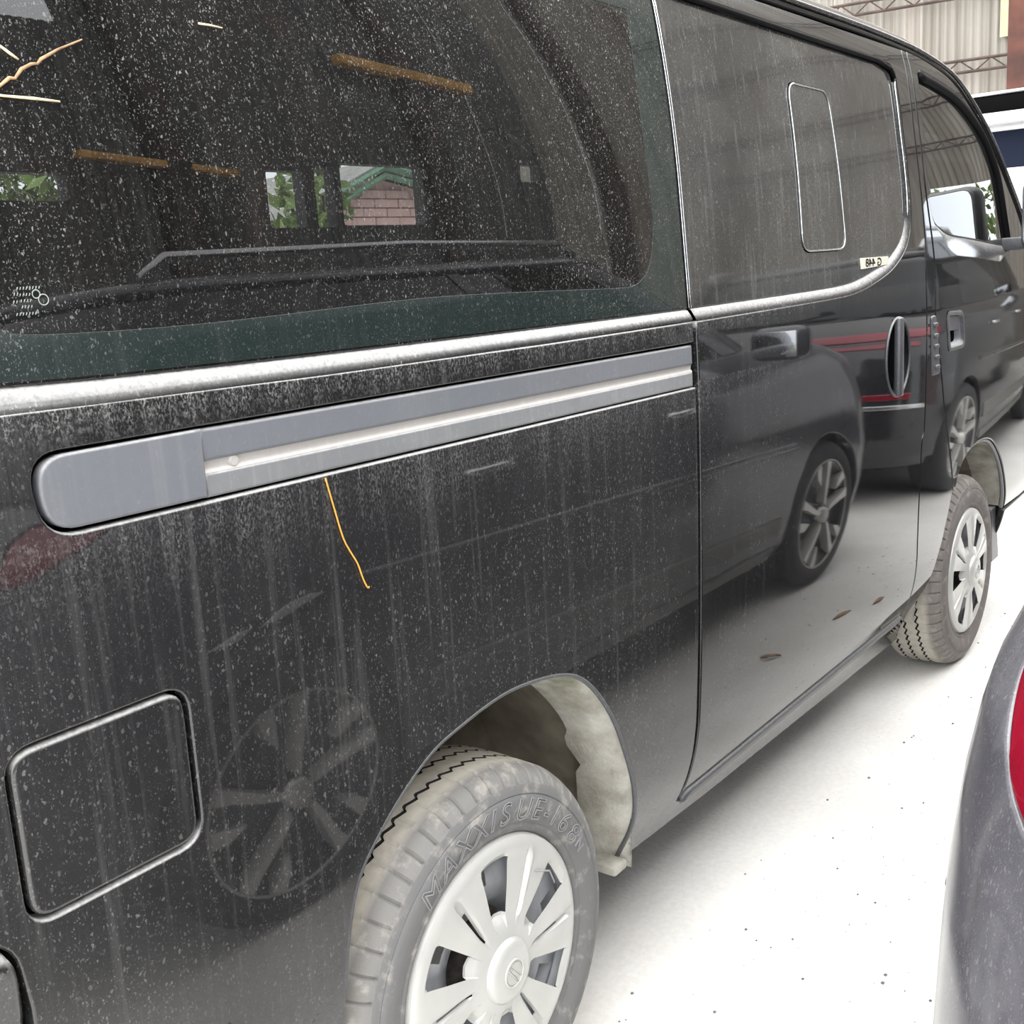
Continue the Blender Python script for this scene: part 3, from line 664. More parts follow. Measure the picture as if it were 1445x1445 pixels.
# step moulding along the sill
panel('sill_moulding', round_loop([(.712, .306), (2.15, .302), (2.15, .332), (.735, .336)], [.012, 0, .01, .02], 5), side(-.010), M['plast'], van, r=.009, depth=.012, vs=np.array([.315, .322, .329]))

# door mirror
mir = bpy.data.objects.new('tmp', None); COL.objects.link(mir); bpy.data.objects.remove(mir)
bm = bmesh.new(); box_bm(bm, (3.06, -.195, 1.575), (.15, .225, .262), .045, seg=4)
mh = bm_obj('door_mirror', bm, M['plast'], van, True)
box('mirror_arm', (3.07, -.06, 1.475), (.09, .20, .045), M['plast'], mh, .012)
mo = round_loop([(-.29, 1.462), (-.098, 1.462), (-.098, 1.690), (-.29, 1.690)], .04, 8)
def mface(off):
    return lambda u, v: (np.stack([2.984-off+0*np.asarray(u), np.asarray(u), np.asarray(v)], -1), np.tile([-1., 0, 0], (len(u), 1)))
panel('mirror_rim', offset_loop(mo, -.006), mface(.0), M['satin'], mh, r=.006, depth=.01)
panel('mirror_glass', mo, mface(.002), M['mirror'], mh, r=.003, depth=.003)

# far side, floor and ceiling of the cabin
fw_open = [(1.57, 2.0, 1.69, 1.90), (1.235, 1.395, 1.685, 1.868), (1.447, 1.540, 1.685, 1.88), (-.05, .52, 1.765, 1.838), (2.62, 2.76, 1.86, 1.93), (-.9, -.2, 1.55, 1.92)]
far = lambda u, v: (np.stack([np.asarray(u), 1.80+0*np.asarray(u), np.asarray(v)], -1), np.tile([0, -1., 0], (len(u), 1)))
panel('far_side_panel', [(-1.35, .25), (3.6, .25), (3.6, 1.4), (3.45, 1.9), (2.6, 2.04), (2.3, 2.06), (-1.35, 2.07)], far, M['interior'], van, holes=[round_loop([(a, c), (b, c), (b, d), (a, d)], .012, 3) for a, b, c, d in fw_open], r=.003, depth=.05, du=.3, vs=np.arange(.4, 2, .3))
box('cabin_floor', (1.05, 1.07, .66), (4.2, 1.32, .05), M['interior'], van)
box('headlining', (.9, .95, 2.065), (3.4, 1.60, .02), M['interior'], van)
box('rear_door', (-1.37, .92, 1.2), (.05, 1.70, 1.75), M['paint'], van, .02)
def seat_row(x):
    bm = bmesh.new(); box_bm(bm, (x, 1.0, .98), (.48, 1.2, .16), .05, seg=3); st = bm_obj('bench_seat', bm, M['seat'], van, True)
    bm = bmesh.new(); box_bm(bm, (x-.28, 1.0, 1.28), (.14, 1.2, .56), .05, Matrix.Identity(3), 3); bm_obj('backrest', bm, M['seat'], st, True)
    box('seat_base', (x, 1.0, .80), (.40, 1.1, .22), M['interior'], st, .02)
    return st
for x in (-.35, .50, 1.35, 2.35): seat_row(x)

# wheel wells and liners
def well(cx, L, y1, y0off=.008):
    rows = []
    for q in L: rows.append([(q[0], S(q[1])+G(q[0])+y0off, q[1])] + [(cx+(q[0]-cx)*k, y, .336+(q[1]-.336)*k) for y, k in ((.03, 1.005), (.06, 1.01), (.105, 1.0), (.15, .99), (.24, .985), (y1, .95))])
    V, F = grid_geo([r[:4] for r in rows]); meshobj('wheel_arch_liner', V, F, M['liner'], van)
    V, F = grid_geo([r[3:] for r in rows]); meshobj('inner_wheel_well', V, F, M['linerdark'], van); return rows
rr = well(0, arch, .32)
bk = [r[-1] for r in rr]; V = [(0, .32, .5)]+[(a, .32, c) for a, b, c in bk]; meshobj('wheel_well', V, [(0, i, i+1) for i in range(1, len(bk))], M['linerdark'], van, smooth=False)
lipA = [(q[0], S(q[1])+.004, q[1]) for q in arch]; V, F = tube_geo(lipA, .0045, 8); meshobj('arch_lip', V, F, M['plast'], van)
V, F = tube_geo([(q[0]-.006, S(q[1])+G(q[0])+.012, q[1]-.004) for q in archF], .007, 8); meshobj('arch_lip', V, F, M['rail'], van)
af = np.vstack([archL[3:], archF]); rf = well(2.752, af, .32)
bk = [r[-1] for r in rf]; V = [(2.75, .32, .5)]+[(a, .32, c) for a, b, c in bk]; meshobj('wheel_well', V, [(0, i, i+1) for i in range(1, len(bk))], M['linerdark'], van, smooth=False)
# folded flange of the liner in front of the rear tyre, with its torn inner edge
rows = []
fl = [q for q in arch if q[0] > .16]
for i, q in enumerate(fl):
    w = .108 + .010*math.sin(i*.37) + (.012 if 14 <= i <= 15 else 0) - (.014 if i == 17 else 0)
    a = np.array([q[0], S(q[1])+.010, q[1]]); rows.append([a, a+np.array([-.012, .012, -.004]), a+np.array([-.018, .045, -.008]), a+np.array([-.024, w, -.010])])
V, F = grid_geo(rows); meshobj('liner_flange', V, F, M['liner'], van)
box('liner_bracket', (.452, .075, .285), (.05, .08, .02), M['liner'], van, .006)

# ------------------------------------------------------------------ wheels of the van
def tyre_mesh(name, m, seed=0):
    n = 432; R = .346
    prof = [(.222, .030), (.224, .012), (.230, .002), (.238, -.0035), (.243, -.0045), (.246, -.0030), (.252, -.0052), (.262, -.0085), (.272, -.0105), (.284, -.0105), (.293, -.0085), (.2955, -.0060), (.298, -.0075), (.308, -.0040), (.3125, -.0030), (.3145, .0005), (.322, .0040), (.329, .0095), (.336, .0185), (.3415, .030), (.3435, .036)]
    ribs = [.036, .066, .071, .077, .0985, .103, .109, .130, .135, .141, .171]
    base = len(prof); cols = list(prof)
    kinds = ['s']*base
    tread = [(.3440, .046, 't'), (.3450, .0700, 'e'), (.3370, .0715, 'g'), (.3370, .0755, 'g'), (.3455, .0770, 'e'), (.3462, .1120, 'e'), (.3370, .1135, 'g'), (.3370, .1175, 'g'), (.3462, .1190, 'e'), (.3455, .1510, 'e'), (.3370, .1525, 'g'), (.3370, .1565, 'g'), (.3450, .158, 'e'), (.3440, .172, 't'), (.341, .182, 's'), (.330, .196, 's'), (.300, .208, 's'), (.26, .205, 's'), (.222, .185, 's')]
    for r, y, k in tread: cols.append((r, y)); kinds.append(k)
    V = []; saw = (-.0045, -.0028, -.0008, .0016, .0044, .0030)
    for i in range(n):
        a = 2*math.pi*i/n; zig = saw[i % 6]
        slot = (i % 8) == 0
        for (r, y), k in zip(cols, kinds):
            rr_, yy = r, y
            if k in 'eg': yy = y+zig
            if k == 't' and slot: rr_ -= .004
            if .3145 <= r <= .3416 and y < .033 and (i % 8) < 1: rr_ -= .0035; yy += .0035
            V.append((rr_*math.cos(a), yy, rr_*math.sin(a)))
    c = len(cols); F = []; mi = []
    for i in range(n):
        j = (i+1) % n
        for k in range(c-1):
            F.append((i*c+k, j*c+k, j*c+k+1, i*c+k+1)); mi.append(1 if 'g' in (kinds[k], kinds[k+1]) else 0)
    me = bpy.data.meshes.new(name); me.from_pydata(V, [], F); me.materials.append(m); me.materials.append(M['groove']); me.polygons.foreach_set('material_index', mi)
    me.polygons.foreach_set('use_smooth', [True]*len(F)); me.update()
    try: me.set_sharp_from_angle(angle=math.radians(40))
    except Exception: pass
    return me
def cover_mesh(rot, name='wheel_cover'):
    """six twin spokes; alternate seams are open slots or raised creases"""
    Rr = [.040, .052, .066, .074, .084, .093, .099, .108, .120, .135, .150, .165, .178, .190, .196, .201, .207, .214, .220, .225, .228, .2285]
    rel = [-30, -27, -23, -20.5, -19.5, -14, -8, -4.6, -2.4, -1.4, 0, 1.4, 2.4, 4.6, 8, 14, 19.5, 20.5, 23, 27]
    A = [60*k+r for k in range(6) for r in rel]; na, nr = len(A), len(Rr)
    def yy(r, k, a):
        y = np.interp(r, [.04, .052, .066, .084, .108, .150, .19, .207, .217, .225, .2285], [-.026, -.0235, -.018, -.0150, -.0150, -.0150, -.0135, -.0120, -.0100, -.004, .006])
        d = abs(a); ins = np.interp(r, [.080, .092, .19, .205], [0, 1, 1, 0])
        # window funnel beyond the spoke edge
        if d > 19: y += ins*np.interp(d, [19.4, 20.6, 30], [0, .009, .010])
        y += ins*.0035*max(0, (d-4)/16)      # spokes fall off to the sides
        if d < 4.7:
            sl = np.interp(r, [.078, .10, .19, .212], [0, 1, 1, 0]); kind = SEAM[k]
            y += (sl*np.interp(d, [0, 1.4, 2.4, 4.6], [.010, .009, .003, 0]) if kind == 'slot' else -sl*np.interp(d, [0, 1.4, 2.4, 4.6], [.0045, .001, -.004, 0]))
        return y
    SEAM = ['slot', 'crease', 'slot', 'slot', 'crease', 'slot']
    V = []; 
    for ia, a in enumerate(A):
        k = ia//len(rel); ar = rel[ia % len(rel)]
        for r in Rr:
            rr_ = r
            t = math.radians(a+rot); V.append((rr_*math.cos(t), yy(r, k, ar), rr_*math.sin(t)))
    F = []
    for ia in range(na):
        k = ia//len(rel); a0 = rel[ia % len(rel)]; a1 = rel[(ia+1) % len(rel)]; a1 = 30 if a1 == -30 else a1; am = (a0+a1)/2
        for ir in range(nr-1):
            rm = (Rr[ir]+Rr[ir+1])/2
            if abs(am) > 19.6:
                lim0 = .096 if abs(am) > 25 else .103
                if lim0 < rm < .1935: continue
            if abs(am) < 1.45 and SEAM[k] == 'slot' and .088 < rm < .160: continue
            F.append((ia*nr+ir, ia*nr+ir+1, ((ia+1) % na)*nr+ir+1, ((ia+1) % na)*nr+ir))
    c = len(V); V.append((0, -.0265, 0))
    for ia in range(na): F.append((c, ia*nr, ((ia+1) % na)*nr))
    # hub boss
    b = len(V); hubp = [(.058, -.017), (.056, -.026), (.050, -.0325), (.042, -.0350), (.034, -.0355), (.0, -.0355)]; hn = 40
    for i in range(hn):
        t = 2*math.pi*i/hn
        for r, y in hubp: V.append((r*math.cos(t), y, r*math.sin(t)))
    q = len(hubp)
    for i in range(hn):
        j = (i+1) % hn
        for k in range(q-1): F.append((b+i*q+k, b+j*q+k, b+j*q+k+1, b+i*q+k+1))
    me = bpy.data.meshes.new(name); me.from_pydata(V, [], F); me.materials.append(M['cover'])
    bm = bmesh.new(); bm.from_mesh(me); bmesh.ops.remove_doubles(bm, verts=bm.verts, dist=1e-5); bmesh.ops.recalc_face_normals(bm, faces=bm.faces); bm.to_mesh(me); bm.free()
    me.polygons.foreach_set('use_smooth', [True]*len(me.polygons)); me.update()
    try: me.set_sharp_from_angle(angle=math.radians(32))
    except Exception: pass
    return me
def rim_mesh():
    """grey pressed-steel disc with round holes, behind the cover"""
    prof = [(.226, .010), (.222, .020), (.212, .022), (.200, .016), (.150, .012), (.118, .020), (.095, .045), (.055, .045), (.001, .044)]
    n = 72; V = []; F = []
    for i in range(n):
        t = 2*math.pi*i/n
        for r, y in prof: V.append((r*math.cos(t), y, r*math.sin(t)))
    q = len(prof)
    for i in range(n):
        j = (i+1) % n
        for k in range(q-1):
            if k == 3 and (i % 9) in (0, 1, 2): continue
            F.append((i*q+k, j*q+k, j*q+k+1, i*q+k+1))
    b = len(V)
    for i in range(n):      # barrel
        t = 2*math.pi*i/n
        for r, y in ((.224, .012), (.205, .03), (.195, .10), (.215, .19)): V.append((r*math.cos(t), y, r*math.sin(t)))
    for i in range(n):
        j = (i+1) % n
        for k in range(3): F.append((b+i*4+k, b+j*4+k, b+j*4+k+1, b+i*4+k+1))
    me = bpy.data.meshes.new('wheel'); me.from_pydata(V, [], F); me.materials.append(M['steel']); me.polygons.foreach_set('use_smooth', [True]*len(F)); return me
def text_mesh(ch, size, bevel=.0, extrude=0, outline=False, shear=0):
    c = bpy.data.curves.new('t', 'FONT'); c.body = ch; c.size = size; c.align_x = 'CENTER'; c.align_y = 'CENTER'; c.shear = shear; c.resolution_u = 4
    c.extrude = extrude; c.bevel_depth = bevel; c.bevel_resolution = 1
    if outline: c.fill_mode = 'NONE'
    o = bpy.data.objects.new('t', c); COL.objects.link(o); bpy.context.view_layer.update()
    me = bpy.data.meshes.new_from_object(o.evaluated_get(bpy.context.evaluated_depsgraph_get())); bpy.data.objects.remove(o); return me
def ring_text(name, chars, parent, m, rmid=.269, y=-.0112):
    V, F = [], []
    for ch, deg, size in chars:
        me = text_mesh(ch, size, .0010, 0, True, .18 if size > .03 else 0); b = len(V); a = math.radians(deg)
        for v in me.vertices:
            x, z = v.co.x*1.12, v.co.y; r = rmid+z; t = a - x/rmid; V.append((r*math.cos(t), y-v.co.z*.8+ (0 if abs(r-.278) < .012 else (abs(r-.278)-.012)*.17), r*math.sin(t)))
        F += [tuple(i+b for i in p.vertices) for p in me.polygons]; bpy.data.meshes.remove(me)
    return meshobj(name, V, F, m, parent, local=True)
rimM = rim_mesh()
nutM = bpy.data.meshes.new('wheel_nut'); bm = bmesh.new(); bmesh.ops.create_cone(bm, cap_ends=True, segments=6, radius1=.011, radius2=.010, depth=.022); bmesh.ops.rotate(bm, verts=bm.verts, cent=(0, 0, 0), matrix=Matrix.Rotation(math.pi/2, 3, 'X')); bm.to_mesh(nutM); bm.free(); nutM.materials.append(M['hubdark'])
def van_wheel(x, rot, tm, spin):
    o = link('wheel', rimM, van); o.location = Vector((x, 0, .336))-van.location
    link('tyre', tm, o)
    cv = link('wheel_cover', cover_mesh(rot), o)
    V, F = [], []
    for i in range(24):
        t = 2*math.pi*i/24; V += [(.055*math.cos(t), .022, .055*math.sin(t)), (.045*math.cos(t), .008, .045*math.sin(t)), (.09*math.cos(t), .050, .09*math.sin(t))]
    for i in range(24):
        j = (i+1) % 24; F += [(i*3, j*3, j*3+1, i*3+1), (i*3+2, j*3+2, j*3, i*3)]
    F.append(tuple(i*3+1 for i in range(24))[::-1]); meshobj('hub', V, F, M['hubdark'], o, local=True)
    for i in range(6):
        t = math.radians(60*i+rot+12); nt_ = link('wheel_nut', nutM, o); nt_.location = (.085*math.cos(t), .034, .085*math.sin(t))
    # round emblem with a cross bar
    parts = []; R_ = math.radians(spin)
    P = lambda a, b, y: (a*math.cos(R_)-b*math.sin(R_), y, a*math.sin(R_)+b*math.cos(R_))
    parts.append(tube_geo([P(.024*math.cos(t), .024*math.sin(t), -.0365) for t in np.linspace(0, 2*math.pi, 33)], .0022, 6, False))
    parts.append(tube_geo([P(.0195*math.cos(t), .0195*math.sin(t), -.0362) for t in np.linspace(0, 2*math.pi, 33)], .0010, 6, False))
    for b in (-.0052, .0052): parts.append(tube_geo([P(-.022, b, -.0368), P(0, b, -.0368), P(.022, b, -.0368)], .0010, 6))
    me = text_mesh('NISSAN', .0085, .0003, .0004)
    parts.append(([P(v.co.x, v.co.y, -.0368-v.co.z) for v in me.vertices], [tuple(p.vertices) for p in me.polygons])); bpy.data.meshes.remove(me)
    V, F = merge(parts); meshobj('emblem', V, F, M['cover'], o, local=True)
    return o
w1 = van_wheel(0, 0, tyre_mesh('tyre', M['tyre']), -52)
ring_text('tyre_lettering', [(c, d, .054) for c, d in zip('MAXXIS', (125.5, 115.0, 105.5, 96.5, 89.5, 82.5))] + [(c, d, .054) for c, d in zip('UE-168', (71.5, 62.5, 55.6, 49.6, 42, 33.0))] + [('N', 25.0, .028)], w1, M['letter'])
for pth in ([(.085, .000, .132), (.098, -.012, .135), (.137, -.020, .118), (.153, -.017, .088), (.158, -.013, .082)], [(-.125, -.010, -.052), (-.120, -.020, -.075), (-.100, -.022, -.095), (-.095, -.012, -.105)]):
    V, F = tube_geo(pth, .0016, 6); meshobj('cable_tie', V, F, M['tie'], w1, local=True)
w2 = van_wheel(2.752, 27, tyre_mesh('tyre', M['tyre_front']), 10)

# sticker in the door glass, etched mark in the rear glass
M['paper'] = plain('yellowed_sticker', (.62, .60, .50), .6); M['ink'] = plain('sticker_ink', (.03, .03, .03), .7)
stk = panel('glass_sticker', [(1.632, 1.441), (1.840, 1.447), (1.842, 1.469), (1.632, 1.470)], side(.0075), M['paper'], van, r=.001, depth=.001, vs=ZR)
me = text_mesh('G 448', .030, .0004, .0003); V = [(1.725-v.co.x*1.6, S(1.455)+.0068, 1.4555+v.co.y) for v in me.vertices]; F = [tuple(p.vertices) for p in me.polygons]; bpy.data.meshes.remove(me)
meshobj('sticker_print', V, F, M['ink'], stk, smooth=False)
M['etch'] = plain('etched_print', (.30, .34, .32), .7)
parts = []
GY = lambda z: S(z)+.0095
for (cx, cz, rr_) in ((-.664, 1.505, .0042), (-.657, 1.499, .0055)):
    parts.append(tube_geo([(cx+rr_*math.cos(t), GY(cz), cz+rr_*math.sin(t)) for t in np.linspace(0, 2*math.pi, 17)], .0006, 4, False))
for k, (a, b, z) in enumerate(((-.684, -.657, 1.5115), (-.682, -.669, 1.505), (-.688, -.684, 1.506), (-.682, -.671, 1.499), (-.690, -.685, 1.4985), (-.682, -.669, 1.493), (-.689, -.668, 1.486))):
    for x in np.arange(a, b, .0034): parts.append(tube_geo([(x, GY(z), z-.0014), (x+.0008, GY(z), z), (x+.0012, GY(z), z+.0014)], .0005, 4))
V, F = merge(parts); meshobj('etched_mark', V, F, M['etch'], van)

# loose straw on the van
tag(tube('straw', [(x, S(z)-.003, z) for x, z in smooth_line([(-.317, 1.250), (-.311, 1.225), (-.306, 1.204), (-.296, 1.165), (-.285, 1.143), (-.274, 1.124), (-.266, 1.10), (-.259, 1.086), (-.256, 1.087)], 3)], .0011, M['fibre'], None, 6), 'thin orange straw hanging below the sliding-door rail on the black van', 'straw')
def twig(pts, rad, m, label, cat='twig'):
    P = [(x, S(z)+.0105-.004, z) for x, z in pts]; rads = [rad*(.7+.6*random.random()) for _ in P]; rads[-1] *= .5
    o = tube('twig', P, rads, m, None, 6); tag(o, label, cat)
twig([(-.675, 1.700), (-.662, 1.709), (-.651, 1.717), (-.645, 1.717), (-.636, 1.727), (-.624, 1.733), (-.617, 1.734), (-.612, 1.739), (-.59, 1.751), (-.560, 1.764)], .0019, M['twig'], 'crooked brown twig stuck to the rear side glass, longest of the twigs at upper left')
twig([(-.69, 1.701), (-.66, 1.699), (-.63, 1.699), (-.60, 1.698)], .0017, M['straw_pale'], 'short level brown twig on the rear side glass below the crooked twig')
twig([(-.665, 1.757), (-.655, 1.748), (-.645, 1.741), (-.637, 1.736)], .0014, M['straw_pale'], 'pale split straw at the left edge of the rear side glass above the twigs', 'straw')
twig([(-.402, 1.800), (-.385, 1.800), (-.368, 1.799)], .0012, M['straw_pale'], 'tiny pale straw stuck high on the rear side glass by itself', 'straw')
# <<CARS>>
# ================================================================== neighbouring cars
class CarMap:
    """wrap-around body surface: u runs along the plan outline from the middle of the tail (u=0)
    past the left side (the van's side) to the middle of the nose (u=U); negative u is the right side"""
    def __init__(s, yc, prof, rr, rf, nom):
        s.yc, s.prof, s.rr, s.rf = yc, prof, rr, rf
        xr, xf, hw = nom; s.nom = nom
        s.a = hw-rr[1]; s.b = s.a+1.5*(rr[0]+rr[1])/2; s.Ls = (xf-rf[0])-(xr+rr[0]); s.c = s.b+s.Ls; s.d = s.c+1.5*(rf[0]+rf[1])/2; s.U = s.d+hw-rf[1]
    def ux(s, x): return s.b + x-(s.nom[0]+s.rr[0])
    def pos(s, u, z):
        u = np.asarray(u, float); z = np.asarray(z, float); sg = np.where(u < 0, -1., 1.); q = np.abs(u)
        xr, xf, hw = s.prof(z); rx, ry = s.rr; fx, fy = s.rf
        x = np.zeros_like(q+z); y = np.zeros_like(q+z)
        k1 = q <= s.a; k2 = (q > s.a) & (q <= s.b); k3 = (q > s.b) & (q <= s.c); k4 = (q > s.c) & (q <= s.d); k5 = q > s.d
        t = q/s.a; w = np.where(k1, t*(hw-ry), 0); x = np.where(k1, xr, x); y = np.where(k1, w, y)
        t = (q-s.a)/(s.b-s.a)*math.pi/2; x = np.where(k2, xr+rx*(1-np.sin(t)*0-np.cos(t)*1), x); y = np.where(k2, hw-ry+ry*np.sin(t), y)
        t = (q-s.b)/s.Ls; x = np.where(k3, xr+rx+t*(xf-fx-xr-rx), x); y = np.where(k3, hw, y)
        t = (q-s.c)/(s.d-s.c)*math.pi/2; x = np.where(k4, xf-fx+fx*np.sin(t), x); y = np.where(k4, hw-fy+fy*np.cos(t), y)
        t = (q-s.d)/(s.U-s.d); x = np.where(k5, xf, x); y = np.where(k5, (hw-fy)*(1-t), y)
        return np.stack([x, s.yc+sg*y, z+0*x], -1)
    def f(s, off=0.0):
        def g(u, v):
            u = np.asarray(u, float); v = np.asarray(v, float); e = .004
            P = s.pos(u, v); N = np.cross(s.pos(u, v+e)-s.pos(u, v-e), s.pos(u+e, v)-s.pos(u-e, v)); N /= np.linalg.norm(N, axis=-1)[..., None]+1e-12
            ctr = np.stack([np.clip(P[..., 0], s.nom[0]+1, s.nom[1]-1), np.full_like(P[..., 0], s.yc), P[..., 2]], -1)
            N = np.where(np.sum(N*(P-ctr), -1)[..., None] < 0, -N, N)
            return P-N*off, N
        return g
M['carA'] = dusty('dark_grey_metallic', (.045, .042, .055), .12, 1.6, haze=.06, speck=.14, streak=0, ledge=.12, metal=.0, flake=.25)
M['carB'] = dusty('black_car_paint', (.010, .010, .012), .08, 1.6, haze=.02, speck=.05, streak=0, ledge=.1)
M['carglass'] = plain('dark_car_glass', (.008, .009, .010), .02)
M['redlens'] = plain('red_lamp_lens', (.20, .002, .014), .07, 0, coat=.6)
M['clearlens'] = plain('clear_lamp_lens', (.60, .60, .58), .15, 0)
M['blade'] = plain('machined_alloy', (.62, .61, .58), .25, .3)
M['rimblack'] = plain('black_alloy', (.012, .012, .013), .25)
M['tyreA'] = plain('dark_tyre', (.030, .030, .031), .75, noise=.3, scale=30)
M['silver'] = plain('silver_trim', (.55, .55, .56), .2, .8)
M['greyclad'] = plain('grey_sill_cladding', (.16, .155, .145), .5)
def alloy(parent, x, y, R, sgn, name='wheel'):
    """five twisted machined blades on a black rim"""
    n = 48; prof = [(.0, .03), (.07, .03), (.20, .05), (.225, .02), (.245, .004), (.255, .004), (.262, .012)]; V = []; F = []
    for i in range(n):
        t = 2*math.pi*i/n
        for r, yy in prof: V.append((r*math.cos(t), -yy*0+yy, r*math.sin(t)))
    q = len(prof)
    for i in range(n):
        j = (i+1) % n
        for k in range(q-1): F.append((i*q+k, j*q+k, j*q+k+1, i*q+k+1))
    V = [(a, -sgn*b, c) for a, b, c in V]
    o = meshobj(name, V, F, M['rimblack'], parent, local=True); o.location = Vector((x, y, R))-parent.location
    tp = [(.258, .012), (.262, .0), (.275, -.008), (.30, -.010), (.325, -.002), (.340, .02), (.345, .05), (.345, .17), (.335, .20), (.26, .205)]; V = []; F = []
    for i in range(64):
        t = 2*math.pi*i/64
        for k, (r, yy) in enumerate(tp): V.append((r*R/.345*math.cos(t), -sgn*yy, r*R/.345*math.sin(t)))
    q = len(tp)
    for i in range(64):
        j = (i+1) % 64
        for k in range(q-1): F.append((i*q+k, j*q+k, j*q+k+1, i*q+k+1))
    meshobj('tyre', V, F, M['tyreA'], o, local=True)
    for k in range(5):
        a = 2*math.pi*k/5+.35; pts = [(.045, -.14), (.10, -.14), (.17, -.17), (.247, -.19), (.247, -.02), (.20, -.03), (.12, .05), (.06, .16)]
        ring = [(r*math.cos(a+d), r*math.sin(a+d)) for r, d in pts]; m_ = len(ring)
        V = [(p[0], sgn*.008, p[1]) for p in ring]+[(p[0], -sgn*.03, p[1]) for p in ring]
        F = [tuple(range(m_)), tuple(range(m_, 2*m_))[::-1]]+[(i, (i+1) % m_, m_+(i+1) % m_, m_+i) for i in range(m_)]
        b_ = meshobj('blade', V, F, M['blade'] if k != 9 else M['rimblack'], o, smooth=False, local=True)
    for k in range(5):
        a = 2*math.pi*k/5+.35; ring = [(r*math.cos(a+d), r*math.sin(a+d)) for r, d in ((.15, .34), (.247, .22), (.247, .40), (.20, .44))]; m_ = len(ring)
        V = [(p[0], sgn*.006, p[1]) for p in ring]+[(p[0], -sgn*.03, p[1]) for p in ring]
        F = [tuple(range(m_)), tuple(range(m_, 2*m_))[::-1]]+[(i, (i+1) % m_, m_+(i+1) % m_, m_+i) for i in range(m_)]
        meshobj('blade_tip', V, F, M['blade'], o, smooth=False, local=True)
    V, F = tube_geo([(.252*math.cos(t_), sgn*.001, .252*math.sin(t_)) for t_ in np.linspace(0, 2*math.pi, 49)], .004, 6, False); meshobj('rim_lip', V, F, M['blade'], o, local=True)
    V, F = [], []
    for i in range(20):
        t = 2*math.pi*i/20; V += [(.04*math.cos(t), -sgn*.01, .04*math.sin(t)), (.034*math.cos(t), sgn*.014, .034*math.sin(t))]
    for i in range(20):
        j = (i+1) % 20; F.append((i*2, j*2, j*2+1, i*2+1))
    F.append(tuple(i*2+1 for i in range(20))); meshobj('centre_cap', V, F, M['blade'], o, local=True)
    return o
